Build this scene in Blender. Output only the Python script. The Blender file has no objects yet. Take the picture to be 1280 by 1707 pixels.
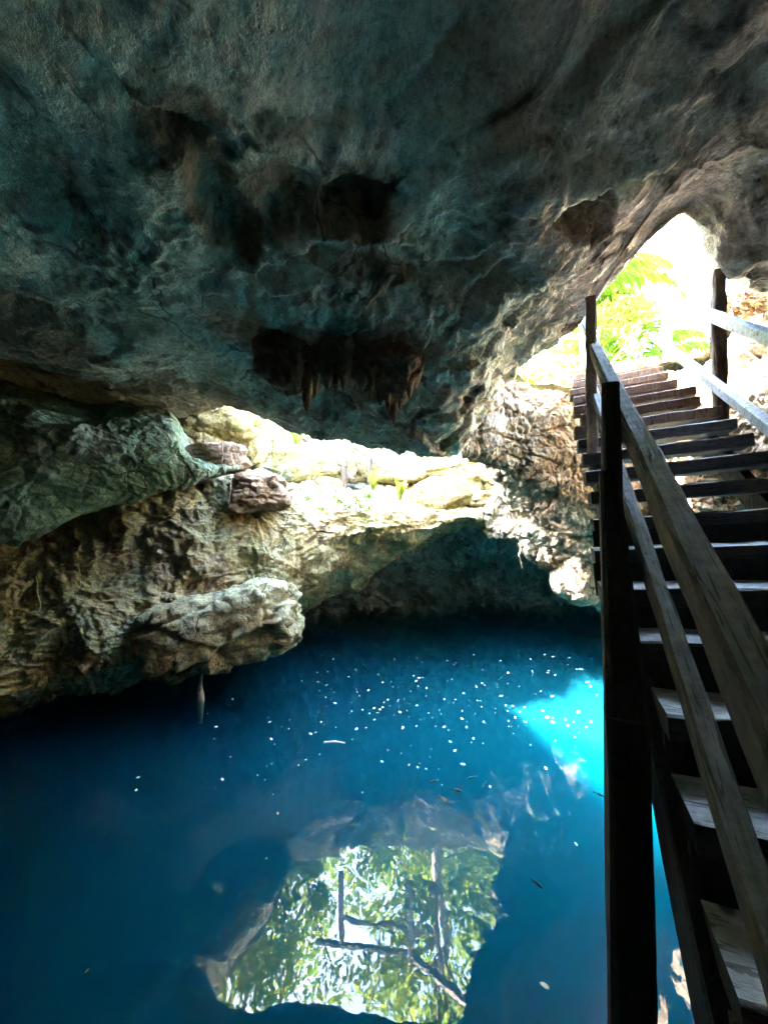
import bpy, math, random
import numpy as np
from mathutils import Vector, Matrix

random.seed(7)
rng = np.random.default_rng(7)
scene = bpy.context.scene
R = math.radians

# ------------------------------------------------------------------ camera
H0 = 3.0                                   # eye height above the water
PITCH = R(1.48)
cam_data = bpy.data.cameras.new('camera')
cam_data.sensor_fit = 'HORIZONTAL'
cam_data.angle = R(90)
cam_data.clip_start = 0.02
cam_data.clip_end = 2000
cam = bpy.data.objects.new('camera', cam_data)
scene.collection.objects.link(cam)
cam.location = (0, 0, H0)
cam.rotation_euler = (R(90) + PITCH, 0, 0)
scene.camera = cam

# ------------------------------------------------------------------ light
SUN = Vector((4.2, -0.9, -4.4)).normalized()       # direction the light travels
elev = math.asin(-SUN.z)
azim = math.atan2(-SUN.x, -SUN.y)
world = bpy.data.worlds.new('World')
scene.world = world
world.use_nodes = True
wn = world.node_tree
for n in list(wn.nodes):
    wn.nodes.remove(n)
sky = wn.nodes.new('ShaderNodeTexSky')
sky.sky_type = 'NISHITA'
sky.sun_disc = False
sky.sun_elevation = elev
sky.sun_rotation = azim
sky.dust_density = 1.5
bg = wn.nodes.new('ShaderNodeBackground')
bg.inputs['Strength'].default_value = 0.15
wo = wn.nodes.new('ShaderNodeOutputWorld')
wn.links.new(sky.outputs[0], bg.inputs[0])
wn.links.new(bg.outputs[0], wo.inputs[0])
sun_data = bpy.data.lights.new('sun', 'SUN')
sun_data.energy = 5.0
sun_data.angle = R(0.5)
sun_data.color = (1.0, 0.95, 0.86)
sun = bpy.data.objects.new('sun', sun_data)
scene.collection.objects.link(sun)
sun.rotation_euler = SUN.to_track_quat('-Z', 'Y').to_euler()
sun.location = (-10, 10, 20)

vs = scene.view_settings
vs.view_transform = 'Standard'
vs.look = 'None'
vs.gamma = 1.0
vs.exposure = 7.75
vs.use_curve_mapping = False
cy = scene.cycles
cy.max_bounces = 12
cy.diffuse_bounces = 9
cy.glossy_bounces = 4
cy.transmission_bounces = 4
cy.volume_bounces = 3
cy.transparent_max_bounces = 16
cy.sample_clamp_indirect = 6.0
cy.use_denoising = True
cy.caustics_reflective = False
cy.caustics_refractive = False
cy.use_guiding = False

# ------------------------------------------------------------------ helpers
COL = scene.collection
CAM = np.array([0, 0, H0])
F = 640.0


def ray(px, py):
    u = (px - 640.0) / F
    v = (853.5 - py) / F
    c, s = math.cos(PITCH), math.sin(PITCH)
    return np.array([u, c - s * v, s + c * v])


def P(px, py, D):
    """point seen at photo pixel (px, py), D metres ahead"""
    r = ray(px, py)
    return CAM + r * (D / r[1])


def PH(px, py, H):
    """point seen at photo pixel on the level H above the eye"""
    r = ray(px, py)
    return CAM + r * (H / r[2])


def proj(p):
    d = p - CAM
    c, s = math.cos(PITCH), math.sin(PITCH)
    fy = d[:, 1] * c + d[:, 2] * s
    vz = -d[:, 1] * s + d[:, 2] * c
    fy = np.maximum(fy, 0.05)
    return 640 + F * d[:, 0] / fy, 853.5 - F * vz / fy


# stair frame: s along the flight, e1 to its right, n square to the slope
_f = np.array([0.402, 0.9156, 0])
_E = R(33)
ss = math.cos(_E) * _f + np.array([0, 0, math.sin(_E)])
e1 = np.array([0.9156, -0.402, 0])
nn = -math.sin(_E) * _f + np.array([0, 0, math.cos(_E)])


def S(t, a, b):
    return CAM + t * ss + a * e1 + b * nn


# gradient noise -----------------------------------------------------------
_perm = np.concatenate([rng.permutation(256)] * 3).astype(np.int32)
_g = rng.normal(size=(256, 3))
_g /= np.linalg.norm(_g, axis=1)[:, None]
_g = _g.astype(np.float32)


def pn(p):
    p = p.astype(np.float32)
    i = np.floor(p).astype(np.int32)
    f = p - i
    i &= 255
    w = f * f * f * (f * (f * 6 - 15) + 10)
    out = np.zeros(len(p), np.float32)
    for dx in (0, 1):
        hx = _perm[i[:, 0] + dx]
        wx = w[:, 0] if dx else 1 - w[:, 0]
        for dy in (0, 1):
            hy = _perm[hx + i[:, 1] + dy]
            wy = w[:, 1] if dy else 1 - w[:, 1]
            for dz in (0, 1):
                hz = _perm[hy + i[:, 2] + dz]
                wz = w[:, 2] if dz else 1 - w[:, 2]
                g = _g[hz]
                d = g[:, 0] * (f[:, 0] - dx) + g[:, 1] * (f[:, 1] - dy) + g[:, 2] * (f[:, 2] - dz)
                out += wx * wy * wz * d
    return out * 1.6


def fbm(p, scale, octs=4, gain=0.5, lac=2.03, off=0.0):
    q = p * scale + off
    a, tot = 1.0, np.zeros(len(p), np.float32)
    for _ in range(octs):
        tot += a * pn(q)
        q = q * lac + 11.3
        a *= gain
    return tot


def ridged(p, scale, octs=4, gain=0.5, off=0.0):
    q = p * scale + off
    a, tot = 1.0, np.zeros(len(p), np.float32)
    for _ in range(octs):
        r = 1 - np.abs(pn(q)) * 1.6
        tot += a * r * r
        q = q * 2.1 + 7.7
        a *= gain
    return tot


def facets(p, scale, seed=0):
    """broken-rock planes: every cell is tilted its own way, with a crack between cells"""
    q = (p * scale).astype(np.float32) + seed * 7.13
    base = np.floor(q).astype(np.int32)
    b1 = np.full(len(p), 1e9, np.float32)
    b2 = np.full(len(p), 1e9, np.float32)
    val = np.zeros(len(p), np.float32)
    for dx in (-1, 0, 1):
        for dy in (-1, 0, 1):
            for dz in (-1, 0, 1):
                c = base + np.array([dx, dy, dz], np.int32)
                h = _perm[_perm[_perm[c[:, 0] & 255] + (c[:, 1] & 255)] + (c[:, 2] & 255)]
                f = c + 0.5 + 0.42 * _g[h]
                d = q - f
                r2 = (d * d).sum(1)
                h2 = _perm[h + 37]
                v = (d * _g[h2]).sum(1) * 0.9 + _g[_perm[h2 + 11], 0] * 0.45
                m = r2 < b1
                b2 = np.where(m, b1, np.minimum(b2, r2))
                val = np.where(m, v, val)
                b1 = np.where(m, r2, b1)
    edge = np.sqrt(b2) - np.sqrt(b1)
    return val, np.clip(edge / 0.09, 0, 1)


def mesh_from(name, verts, faces, smooth=True):
    me = bpy.data.meshes.new(name)
    verts = np.asarray(verts, np.float32)
    if isinstance(faces, np.ndarray):
        n, k = faces.shape
        me.vertices.add(len(verts))
        me.vertices.foreach_set('co', verts.ravel())
        me.loops.add(n * k)
        me.loops.foreach_set('vertex_index', faces.astype(np.int32).ravel())
        me.polygons.add(n)
        me.polygons.foreach_set('loop_start', np.arange(0, n * k, k, dtype=np.int32))
        me.update(calc_edges=True)
    else:
        me.from_pydata([tuple(map(float, v)) for v in verts], [], faces)
        me.update()
    if smooth:
        me.polygons.foreach_set('use_smooth', np.ones(len(me.polygons), bool))
    return me


def link(name, me, mat=None, parent=None, kind=None, label=None, cat=None, group=None):
    o = bpy.data.objects.new(name, me)
    COL.objects.link(o)
    if mat is not None and me is not None:
        if not me.materials:
            me.materials.append(mat)
    if parent is not None:
        o.parent = parent
    tag(o, label, cat, group, kind)
    return o


def tag(o, label=None, cat=None, group=None, kind=None):
    if label:
        o['label'] = label
    if cat:
        o['category'] = cat
    if group:
        o['group'] = group
    if kind:
        o['kind'] = kind
    return o


def thing(name, loc, label, cat, group=None):
    o = bpy.data.objects.new(name, None)
    o.empty_display_size = 0.1
    COL.objects.link(o)
    o.location = loc
    tag(o, label, cat, group)
    return o


def grid_faces(nu, nv, wrap_u=False):
    i = np.arange(nu if wrap_u else nu - 1)
    j = np.arange(nv - 1)
    I, J = np.meshgrid(i, j, indexing='ij')
    I2 = (I + 1) % nu
    a = I * nv + J
    b = I2 * nv + J
    c = I2 * nv + J + 1
    d = I * nv + J + 1
    return np.stack([a, b, c, d], -1).reshape(-1, 4)


def catmull(C, n, axis=0, wrap=False):
    """resample control array C (k, ...) along axis 0 to n points"""
    C = np.moveaxis(np.asarray(C, float), axis, 0)
    k = len(C)
    if wrap:
        t = np.linspace(0, k, n, endpoint=False)
        i = np.floor(t).astype(int)
        f = t - i
        p0, p1, p2, p3 = C[(i - 1) % k], C[i % k], C[(i + 1) % k], C[(i + 2) % k]
    else:
        t = np.linspace(0, k - 1, n)
        i = np.minimum(np.floor(t).astype(int), k - 2)
        f = t - i
        p1, p2 = C[i], C[i + 1]
        p0 = np.where((i > 0).reshape((-1,) + (1,) * (C.ndim - 1)), C[np.maximum(i - 1, 0)], 2 * p1 - p2)
        p3 = np.where((i < k - 2).reshape((-1,) + (1,) * (C.ndim - 1)), C[np.minimum(i + 2, k - 1)], 2 * p2 - p1)
    f = f.reshape((-1,) + (1,) * (C.ndim - 1))
    m1, m2 = 0.42 * (p2 - p0), 0.42 * (p3 - p1)
    r = ((2 * f ** 3 - 3 * f ** 2 + 1) * p1 + (f ** 3 - 2 * f ** 2 + f) * m1
         + (-2 * f ** 3 + 3 * f ** 2) * p2 + (f ** 3 - f ** 2) * m2)
    return np.moveaxis(r, 0, axis)


def grid_normals(G, wrap_u=False):
    if wrap_u:
        du = np.roll(G, -1, 0) - np.roll(G, 1, 0)
    else:
        du = np.gradient(G, axis=0)
    dv = np.gradient(G, axis=1)
    n = np.cross(du, dv)
    l = np.linalg.norm(n, axis=2, keepdims=True)
    return n / np.maximum(l, 1e-9)


def rock_disp(p, big=0.16, mid=0.06, fine=0.018, strata=0.0, off=0.0, chunk=0.0, chunk_scale=1.5):
    """displacement in metres of a limestone face"""
    w = np.stack([fbm(p, 0.9, 2, off=off + 3), fbm(p, 0.9, 2, off=off + 9), fbm(p, 0.9, 2, off=off + 17)], 1) * 0.35
    q = p + w
    d = big * fbm(q, 0.75, 3, off=off)
    d += mid * (ridged(q, 1.9, 3, 0.5, off + 5) - 0.9)
    d += fine * fbm(q, 9.0, 3, 0.6, off=off)
    pits = np.clip(fbm(q, 4.2, 2, off=off + 30) - 0.25, 0, 1)
    d -= pits * mid * 1.5
    if chunk:
        wq = p + 0.22 * w + 0.02 * np.stack([pn(p * 6), pn(p * 6 + 9), pn(p * 6 + 19)], 1)
        v, e = facets(wq * np.array([1, 1, 1.5]), chunk_scale, off)
        v2, e2 = facets(wq * np.array([1, 1, 1.3]), chunk_scale * 2.7, off + 1)
        d += chunk * (v + 0.38 * v2 - 0.35 * (1 - e) - 0.12 * (1 - e2))
    if strata:
        z = q[:, 2] * 2.3 - q[:, 0] * 0.75 + 0.8 * fbm(q, 0.6, 3, off=off + 2)
        d += strata * (np.abs((z % 1.0) - 0.5) * 2) ** 0.6
    return d


def rock_sheet(name, ctrl, nu, nv, mat, disp=None, flip=False, kind='structure', extra=None, parent=None, falloff=None, **kw):
    """ctrl[col][row] -> smooth, displaced sheet of rock"""
    C = np.array(ctrl, float)
    G = catmull(catmull(C, nu, 0), nv, 1)
    N = grid_normals(G)
    if flip:
        N = -N
    p = G.reshape(-1, 3)
    n = N.reshape(-1, 3)
    d = rock_disp(p, **(disp or {}))
    if falloff is not None:
        d = d * falloff(p)
    p = p + n * d[:, None]
    if extra is not None:
        p = extra(p, n)
    f = grid_faces(nu, nv)
    if flip:
        f = f[:, ::-1]
    return link(name, mesh_from(name, p, f), mat, parent, kind, **kw)


# boxes, bars --------------------------------------------------------------
def bar_mesh(name, p0, p1, w, h, up=(0, 0, 1), jit=0.004, seg=8, bev=0.15, seed=0, taper=1.0):
    """a hewn timber from p0 to p1, w wide, h high, with slightly uneven faces"""
    r = random.Random(seed * 131 + 17)
    p0, p1 = np.array(p0, float), np.array(p1, float)
    d = p1 - p0
    L = np.linalg.norm(d)
    d /= L
    up = np.array(up, float)
    x = np.cross(d, up)
    x /= np.linalg.norm(x)
    z = np.cross(x, d)
    b = bev * min(w, h)
    prof = [(-w / 2 + b, -h / 2), (w / 2 - b, -h / 2), (w / 2, -h / 2 + b), (w / 2, h / 2 - b),
            (w / 2 - b, h / 2), (-w / 2 + b, h / 2), (-w / 2, h / 2 - b), (-w / 2, -h / 2 + b)]
    V, Fc = [], []
    k = len(prof)
    offs = [[(r.uniform(-jit, jit), r.uniform(-jit, jit)) for _ in prof] for _ in range(seg + 1)]
    bx, bz = 0.0, 0.0
    for i in range(seg + 1):
        t = i / seg
        c = p0 + d * L * t
        sc = 1 + (taper - 1) * t
        bx += r.uniform(-jit, jit) * 0.6
        bz += r.uniform(-jit, jit) * 0.6
        for j, (a, bb) in enumerate(prof):
            V.append(c + x * (a * sc + offs[i][j][0] + bx) + z * (bb * sc + offs[i][j][1] + bz))
    for i in range(seg):
        for j in range(k):
            Fc.append((i * k + j, i * k + (j + 1) % k, (i + 1) * k + (j + 1) % k, (i + 1) * k + j))
    Fc.append(tuple(range(k))[::-1])
    Fc.append(tuple(seg * k + j for j in range(k)))
    return mesh_from(name, V, Fc, smooth=False)


def bar(name, p0, p1, w, h, mat, parent, **kw):
    lo = np.array(parent.location) if parent is not None else np.zeros(3)
    me = bar_mesh(name, np.array(p0) - lo, np.array(p1) - lo, w, h, **kw)
    return link(name, me, mat, parent)


def tube_mesh(name, pts, radii, k=8):
    pts = [np.array(p, float) for p in pts]
    V, Fc = [], []
    for i, p in enumerate(pts):
        d = pts[min(i + 1, len(pts) - 1)] - pts[max(i - 1, 0)]
        d /= np.linalg.norm(d) + 1e-9
        a = np.cross(d, (0.3, 0.9, 0.2))
        a /= np.linalg.norm(a)
        b = np.cross(d, a)
        for j in range(k):
            th = 2 * math.pi * j / k
            V.append(p + radii[i] * (math.cos(th) * a + math.sin(th) * b))
    for i in range(len(pts) - 1):
        for j in range(k):
            Fc.append((i * k + j, i * k + (j + 1) % k, (i + 1) * k + (j + 1) % k, (i + 1) * k + j))
    Fc.append(tuple(range(k))[::-1])
    Fc.append(tuple((len(pts) - 1) * k + j for j in range(k)))
    return mesh_from(name, V, Fc)


# ------------------------------------------------------------------ materials
def new_mat(name):
    m = bpy.data.materials.new(name)
    m.use_nodes = True
    nt = m.node_tree
    for n in list(nt.nodes):
        nt.nodes.remove(n)
    out = nt.nodes.new('ShaderNodeOutputMaterial')
    return m, nt, out


class NB:
    """small node builder"""
    def __init__(s, nt):
        s.nt = nt

    def n(s, t, **kw):
        nd = s.nt.nodes.new(t)
        for k, v in kw.items():
            setattr(nd, k, v)
        return nd

    def put(s, sock, v):
        if hasattr(v, 'links') or isinstance(v, bpy.types.NodeSocket):
            s.nt.links.new(v, sock)
        else:
            sock.default_value = v

    def noise(s, vec, scale, detail=6, rough=0.6, dist=0.0):
        nd = s.n('ShaderNodeTexNoise')
        s.put(nd.inputs['Vector'], vec)
        nd.inputs['Scale'].default_value = scale
        nd.inputs['Detail'].default_value = detail
        nd.inputs['Roughness'].default_value = rough
        nd.inputs['Distortion'].default_value = dist
        return nd.outputs['Fac']

    def vor(s, vec, scale, feature='F1'):
        nd = s.n('ShaderNodeTexVoronoi', feature=feature)
        s.put(nd.inputs['Vector'], vec)
        nd.inputs['Scale'].default_value = scale
        return nd.outputs['Distance']

    def ramp(s, fac, stops):
        nd = s.n('ShaderNodeValToRGB')
        s.put(nd.inputs['Fac'], fac)
        cr = nd.color_ramp
        while len(cr.elements) < len(stops):
            cr.elements.new(0.5)
        for e, (p, c) in zip(cr.elements, stops):
            e.position = p
            e.color = (c if len(c) == 4 else tuple(c) + (1,)) if not isinstance(c, (int, float)) else (c, c, c, 1)
        return nd.outputs['Color']

    def mix(s, fac, a, b, blend='MIX'):
        nd = s.n('ShaderNodeMix', data_type='RGBA', blend_type=blend)
        s.put(nd.inputs[0], fac)
        for i, v in ((6, a), (7, b)):
            if isinstance(v, tuple) and len(v) == 3:
                v = v + (1,)
            s.put(nd.inputs[i], v)
        return nd.outputs[2]

    def math(s, op, a, b=0.0, clamp=False):
        nd = s.n('ShaderNodeMath', operation=op, use_clamp=clamp)
        s.put(nd.inputs[0], a)
        s.put(nd.inputs[1], b)
        return nd.outputs[0]

    def mapping(s, vec, scale=(1, 1, 1), loc=(0, 0, 0), rot=(0, 0, 0)):
        nd = s.n('ShaderNodeMapping')
        s.put(nd.inputs['Vector'], vec)
        nd.inputs['Scale'].default_value = scale
        nd.inputs['Location'].default_value = loc
        nd.inputs['Rotation'].default_value = rot
        return nd.outputs[0]

    def coord(s, kind='Object'):
        return s.n('ShaderNodeTexCoord').outputs[kind]

    def bump(s, height, strength, dist, normal=None):
        nd = s.n('ShaderNodeBump')
        s.put(nd.inputs['Height'], height)
        nd.inputs['Strength'].default_value = strength
        nd.inputs['Distance'].default_value = dist
        if normal is not None:
            s.put(nd.inputs['Normal'], normal)
        return nd.outputs[0]

    def principled(s, color, rough=0.85, normal=None, spec=0.3):
        nd = s.n('ShaderNodeBsdfPrincipled')
        s.put(nd.inputs['Base Color'], color if not (isinstance(color, tuple) and len(color) == 3) else color + (1,))
        s.put(nd.inputs['Roughness'], rough)
        nd.inputs['Specular IOR Level'].default_value = spec
        if normal is not None:
            s.put(nd.inputs['Normal'], normal)
        return nd.outputs[0]


def rock_mat(name, light, mid, dark, algae=None, algae_amt=0.0, brown=0.35, streak=0.0, seed=0.0, bump=1.0, moss=0.0, stain=False):
    m, nt, out = new_mat(name)
    b = NB(nt)
    co = b.mapping(b.coord(), loc=(seed, seed * 1.7, seed * 0.3))
    big = b.noise(co, 0.55, 4, 0.6, 0.6)
    med = b.noise(co, 2.6, 6, 0.68, 0.3)
    fin = b.noise(co, 13.0, 5, 0.7)
    c = b.ramp(b.math('ADD', b.math('MULTIPLY', big, 0.45), b.math('MULTIPLY', med, 0.55)),
               [(0.35, dark), (0.46, mid), (0.57, light)])
    if algae:
        am = b.ramp(b.noise(co, 0.8, 4, 0.65, 0.8), [(0.5 - 0.22 * algae_amt, 0.0), (0.62 - 0.1 * algae_amt, 1.0)])
        c = b.mix(b.math('MULTIPLY', am, min(1.0, 0.35 + algae_amt * 0.6)), c, algae)
    bm_ = b.ramp(b.noise(b.mapping(co, loc=(31, 7, 3)), 0.95, 5, 0.7, 1.2), [(0.56, 0.0), (0.68, 1.0)])
    c = b.mix(b.math('MULTIPLY', bm_, brown), c, (0.085, 0.055, 0.035))
    if streak:
        st = b.noise(b.mapping(co, scale=(5, 5, 0.35)), 1.2, 6, 0.65, 0.4)
        c = b.mix(b.math('MULTIPLY', b.ramp(st, [(0.45, 0.0), (0.62, 1.0)]), streak), c, (0.10, 0.07, 0.045))
    if moss:
        ms = b.ramp(b.noise(b.mapping(co, loc=(5, 51, 3)), 1.6, 7, 0.7, 0.6), [(0.5, 0.0), (0.62, 1.0)])
        c = b.mix(b.math('MULTIPLY', ms, moss), c, (0.16, 0.19, 0.05))
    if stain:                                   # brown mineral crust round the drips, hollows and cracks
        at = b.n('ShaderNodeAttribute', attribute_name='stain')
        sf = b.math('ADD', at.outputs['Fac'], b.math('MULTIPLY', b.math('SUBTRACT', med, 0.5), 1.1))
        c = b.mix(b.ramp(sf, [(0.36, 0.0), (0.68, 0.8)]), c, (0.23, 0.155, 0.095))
    wco = b.n('ShaderNodeVectorMath', operation='ADD')
    nz = b.n('ShaderNodeTexNoise')
    nt.links.new(co, nz.inputs['Vector'])
    nz.inputs['Scale'].default_value = 1.4
    nz.inputs['Detail'].default_value = 4
    nt.links.new(co, wco.inputs[0])
    nt.links.new(nz.outputs['Color'], wco.inputs[1])
    crack = b.ramp(b.vor(wco.outputs[0], 1.1, 'DISTANCE_TO_EDGE'), [(0.004, 0.25), (0.022, 1.0)])
    crm = b.ramp(b.noise(b.mapping(co, loc=(9, 2, 4)), 0.7, 2), [(0.46, 0.0), (0.56, 1.0)])
    crack = b.mix(crm, (1, 1, 1), crack)
    c = b.mix(0.85, c, crack, 'MULTIPLY')
    c = b.mix(0.85, c, b.ramp(fin, [(0.3, 0.38), (0.47, 0.98), (0.7, 1.3)]), 'MULTIPLY')
    spk = b.noise(b.mapping(co, loc=(3, 8, 1)), 34.0, 4, 0.75)
    c = b.mix(0.6, c, b.ramp(spk, [(0.34, 0.5), (0.5, 1.03), (0.66, 1.2)]), 'MULTIPLY')
    pit = b.ramp(b.vor(b.mapping(co, rot=(0.4, 0.2, 0.8)), 16.0), [(0.06, 0.45), (0.2, 1.0)])
    pm = b.ramp(b.noise(co, 1.8, 3), [(0.48, 0.0), (0.6, 1.0)])
    c = b.mix(b.math('MULTIPLY', pm, 0.7), c, b.mix(1.0, c, pit, 'MULTIPLY'))
    hgt = b.math('ADD', b.math('MULTIPLY', b.noise(co, 7.0, 6, 0.68), 1.0), b.math('MULTIPLY', b.math('MULTIPLY', pit, pm), 0.3))
    hgt = b.math('ADD', hgt, b.math('MULTIPLY', fin, 0.45))
    hgt = b.math('ADD', hgt, b.math('MULTIPLY', spk, 0.18))
    hgt = b.math('ADD', hgt, b.math('MULTIPLY', crack, 0.25))
    nrm = b.bump(hgt, 0.9 * bump, 0.07)
    nt.links.new(b.principled(c, 0.82, nrm, 0.25), out.inputs[0])
    return m


M = {}
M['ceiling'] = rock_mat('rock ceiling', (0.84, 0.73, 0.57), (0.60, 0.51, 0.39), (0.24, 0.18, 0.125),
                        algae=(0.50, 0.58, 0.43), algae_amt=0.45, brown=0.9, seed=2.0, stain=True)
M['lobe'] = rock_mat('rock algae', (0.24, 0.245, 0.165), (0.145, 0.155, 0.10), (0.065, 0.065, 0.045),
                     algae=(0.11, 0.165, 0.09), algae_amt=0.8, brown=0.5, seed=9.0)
M['ledge'] = rock_mat('rock ledge', (0.42, 0.325, 0.17), (0.26, 0.195, 0.10), (0.12, 0.085, 0.045),
                      algae=(0.36, 0.39, 0.24), algae_amt=0.3, brown=0.7, streak=0.4, seed=14.0, moss=0.3)
M['pillar'] = rock_mat('rock pillar', (0.31, 0.25, 0.17), (0.20, 0.155, 0.10), (0.10, 0.072, 0.046),
                       algae=(0.34, 0.38, 0.29), algae_amt=0.3, brown=0.7, streak=0.5, seed=21.0)
M['recess'] = rock_mat('rock recess', (0.34, 0.33, 0.27), (0.21, 0.20, 0.16), (0.09, 0.085, 0.07),
                       algae=(0.16, 0.20, 0.17), algae_amt=0.5, brown=0.5, streak=0.3, seed=33.0)
M['block'] = rock_mat('rock block', (0.27, 0.215, 0.10), (0.19, 0.145, 0.064), (0.10, 0.073, 0.032),
                      brown=0.35, seed=41.0, moss=0.45)
M['slope'] = rock_mat('rock slope', (0.34, 0.27, 0.19), (0.20, 0.15, 0.10), (0.09, 0.065, 0.04),
                      brown=0.55, seed=51.0)
M['dark'] = rock_mat('rock dark', (0.36, 0.235, 0.14), (0.20, 0.125, 0.075), (0.08, 0.05, 0.03), brown=0.4, seed=61.0)
M['ground'] = rock_mat('ground litter', (0.26, 0.23, 0.13), (0.17, 0.15, 0.08), (0.08, 0.07, 0.04), brown=0.4, seed=71.0, moss=0.6)


def wood_mat(name, light, dark, axis_scale=(1, 1, 1), rough=0.75, worn=None, stair_frame=False):
    m, nt, out = new_mat(name)
    b = NB(nt)
    co = b.coord('Object')
    gco = co
    if stair_frame:
        cb = b.n('ShaderNodeCombineXYZ')
        for i_, ax in enumerate((ss, e1, nn)):
            dt = b.n('ShaderNodeVectorMath', operation='DOT_PRODUCT')
            nt.links.new(co, dt.inputs[0])
            dt.inputs[1].default_value = tuple(ax)
            nt.links.new(dt.outputs['Value'], cb.inputs[i_])
        gco = cb.outputs[0]
    g = b.noise(b.mapping(gco, scale=axis_scale), 6.0, 8, 0.65, 0.6)
    w = b.noise(co, 3.0, 6, 0.6, 0.5)
    k = b.noise(co, 22.0, 5, 0.7)
    f = b.math('ADD', b.math('MULTIPLY', g, 0.5), b.math('MULTIPLY', w, 0.5))
    c = b.ramp(f, [(0.32, dark), (0.62, light)])
    if worn:                                    # foot- and hand-worn upper faces, with lit tops against shaded sides painted in
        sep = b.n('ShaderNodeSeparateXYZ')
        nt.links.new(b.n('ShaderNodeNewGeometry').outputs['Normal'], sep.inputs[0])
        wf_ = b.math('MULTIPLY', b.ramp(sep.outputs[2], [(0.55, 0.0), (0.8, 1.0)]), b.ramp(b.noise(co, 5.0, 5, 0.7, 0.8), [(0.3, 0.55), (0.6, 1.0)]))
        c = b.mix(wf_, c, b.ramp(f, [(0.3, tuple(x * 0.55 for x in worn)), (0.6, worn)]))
    c = b.mix(0.6, c, b.ramp(k, [(0.3, 0.45), (0.6, 1.1)]), 'MULTIPLY')
    kn = b.ramp(b.vor(b.mapping(gco, scale=(1.0, 1.6, 1.6)), 3.4), [(0.07, 0.15), (0.13, 1.0)])
    c = b.mix(0.9, c, kn, 'MULTIPLY')
    crk = b.ramp(b.noise(b.mapping(gco, scale=tuple(a_ * 2.5 for a_ in axis_scale)), 5.0, 3, 0.5, 1.5), [(0.36, 0.25), (0.42, 1.0)])
    c = b.mix(0.8, c, crk, 'MULTIPLY')
    nrm = b.bump(b.math('ADD', g, b.math('MULTIPLY', k, 0.4)), 0.9, 0.02)
    nt.links.new(b.principled(c, rough, nrm, 0.35), out.inputs[0])
    return m


M['wood_dark'] = wood_mat('weathered dark wood', (0.07, 0.06, 0.05), (0.025, 0.022, 0.02), (4, 4, 0.5))
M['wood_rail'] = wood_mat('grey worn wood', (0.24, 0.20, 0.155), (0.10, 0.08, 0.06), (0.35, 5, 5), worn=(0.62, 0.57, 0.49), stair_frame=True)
M['wood_tread'] = wood_mat('worn shaded tread wood', (0.09, 0.08, 0.07), (0.035, 0.03, 0.027), (5, 0.5, 5), worn=(0.78, 0.74, 0.70), stair_frame=True)  # dark base colour carries the shade on the tread fronts
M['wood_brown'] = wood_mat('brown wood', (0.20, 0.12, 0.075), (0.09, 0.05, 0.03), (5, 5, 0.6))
M['wood_pale'] = wood_mat('pale wood', (0.55, 0.47, 0.36), (0.32, 0.26, 0.18), (4, 4, 4))
M['wood_post'] = wood_mat('lit brown post', (0.52, 0.36, 0.27), (0.28, 0.18, 0.12), (5, 5, 0.6))  # brown wood lightened to paint in the light falling on it
M['wood_far'] = wood_mat('dark brown fence wood', (0.085, 0.055, 0.036), (0.04, 0.026, 0.017), (5, 5, 0.6))
M['wood_sun'] = wood_mat('sun-bleached rail', (0.20, 0.165, 0.12), (0.11, 0.09, 0.06), (4, 4, 4))
M['rail_pale'] = wood_mat('pale grey rail', (0.52, 0.52, 0.55), (0.34, 0.34, 0.37), (2, 2, 2), rough=0.5)


def leaf_mat(name, a, bcol, trans=0.55):
    m, nt, out = new_mat(name)
    b = NB(nt)
    info = b.n('ShaderNodeNewGeometry')
    c = b.mix(info.outputs['Random Per Island'], a, bcol)
    d = b.n('ShaderNodeBsdfDiffuse')
    t = b.n('ShaderNodeBsdfTranslucent')
    nt.links.new(c, d.inputs[0])
    nt.links.new(c, t.inputs[0])
    mx = b.n('ShaderNodeMixShader')
    mx.inputs[0].default_value = trans
    nt.links.new(d.outputs[0], mx.inputs[1])
    nt.links.new(t.outputs[0], mx.inputs[2])
    nt.links.new(mx.outputs[0], out.inputs[0])
    return m


M['leaf'] = leaf_mat('leaf green', (0.09, 0.16, 0.025), (0.27, 0.32, 0.06))
M['leaf_lime'] = leaf_mat('leaf lime', (0.12, 0.18, 0.02), (0.22, 0.26, 0.04))
M['leaf_palm'] = leaf_mat('leaf palm', (0.03, 0.085, 0.008), (0.075, 0.13, 0.015), 0.4)
M['leaf_dry'] = leaf_mat('leaf dry', (0.30, 0.22, 0.12), (0.16, 0.09, 0.05), 0.2)
M['petal'] = leaf_mat('petal pale', (0.75, 0.72, 0.62), (0.55, 0.50, 0.38), 0.3)
M['bark'] = wood_mat('bark', (0.22, 0.18, 0.14), (0.09, 0.07, 0.05), (4, 4, 0.6))
M['root'] = wood_mat('root', (0.62, 0.48, 0.34), (0.38, 0.28, 0.19), (4, 4, 0.6))
m_, nt_, out_ = new_mat('fish skin')
nt_.links.new(NB(nt_).principled((0.03, 0.045, 0.05), 0.4), out_.inputs[0])
M['fish'] = m_

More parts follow.
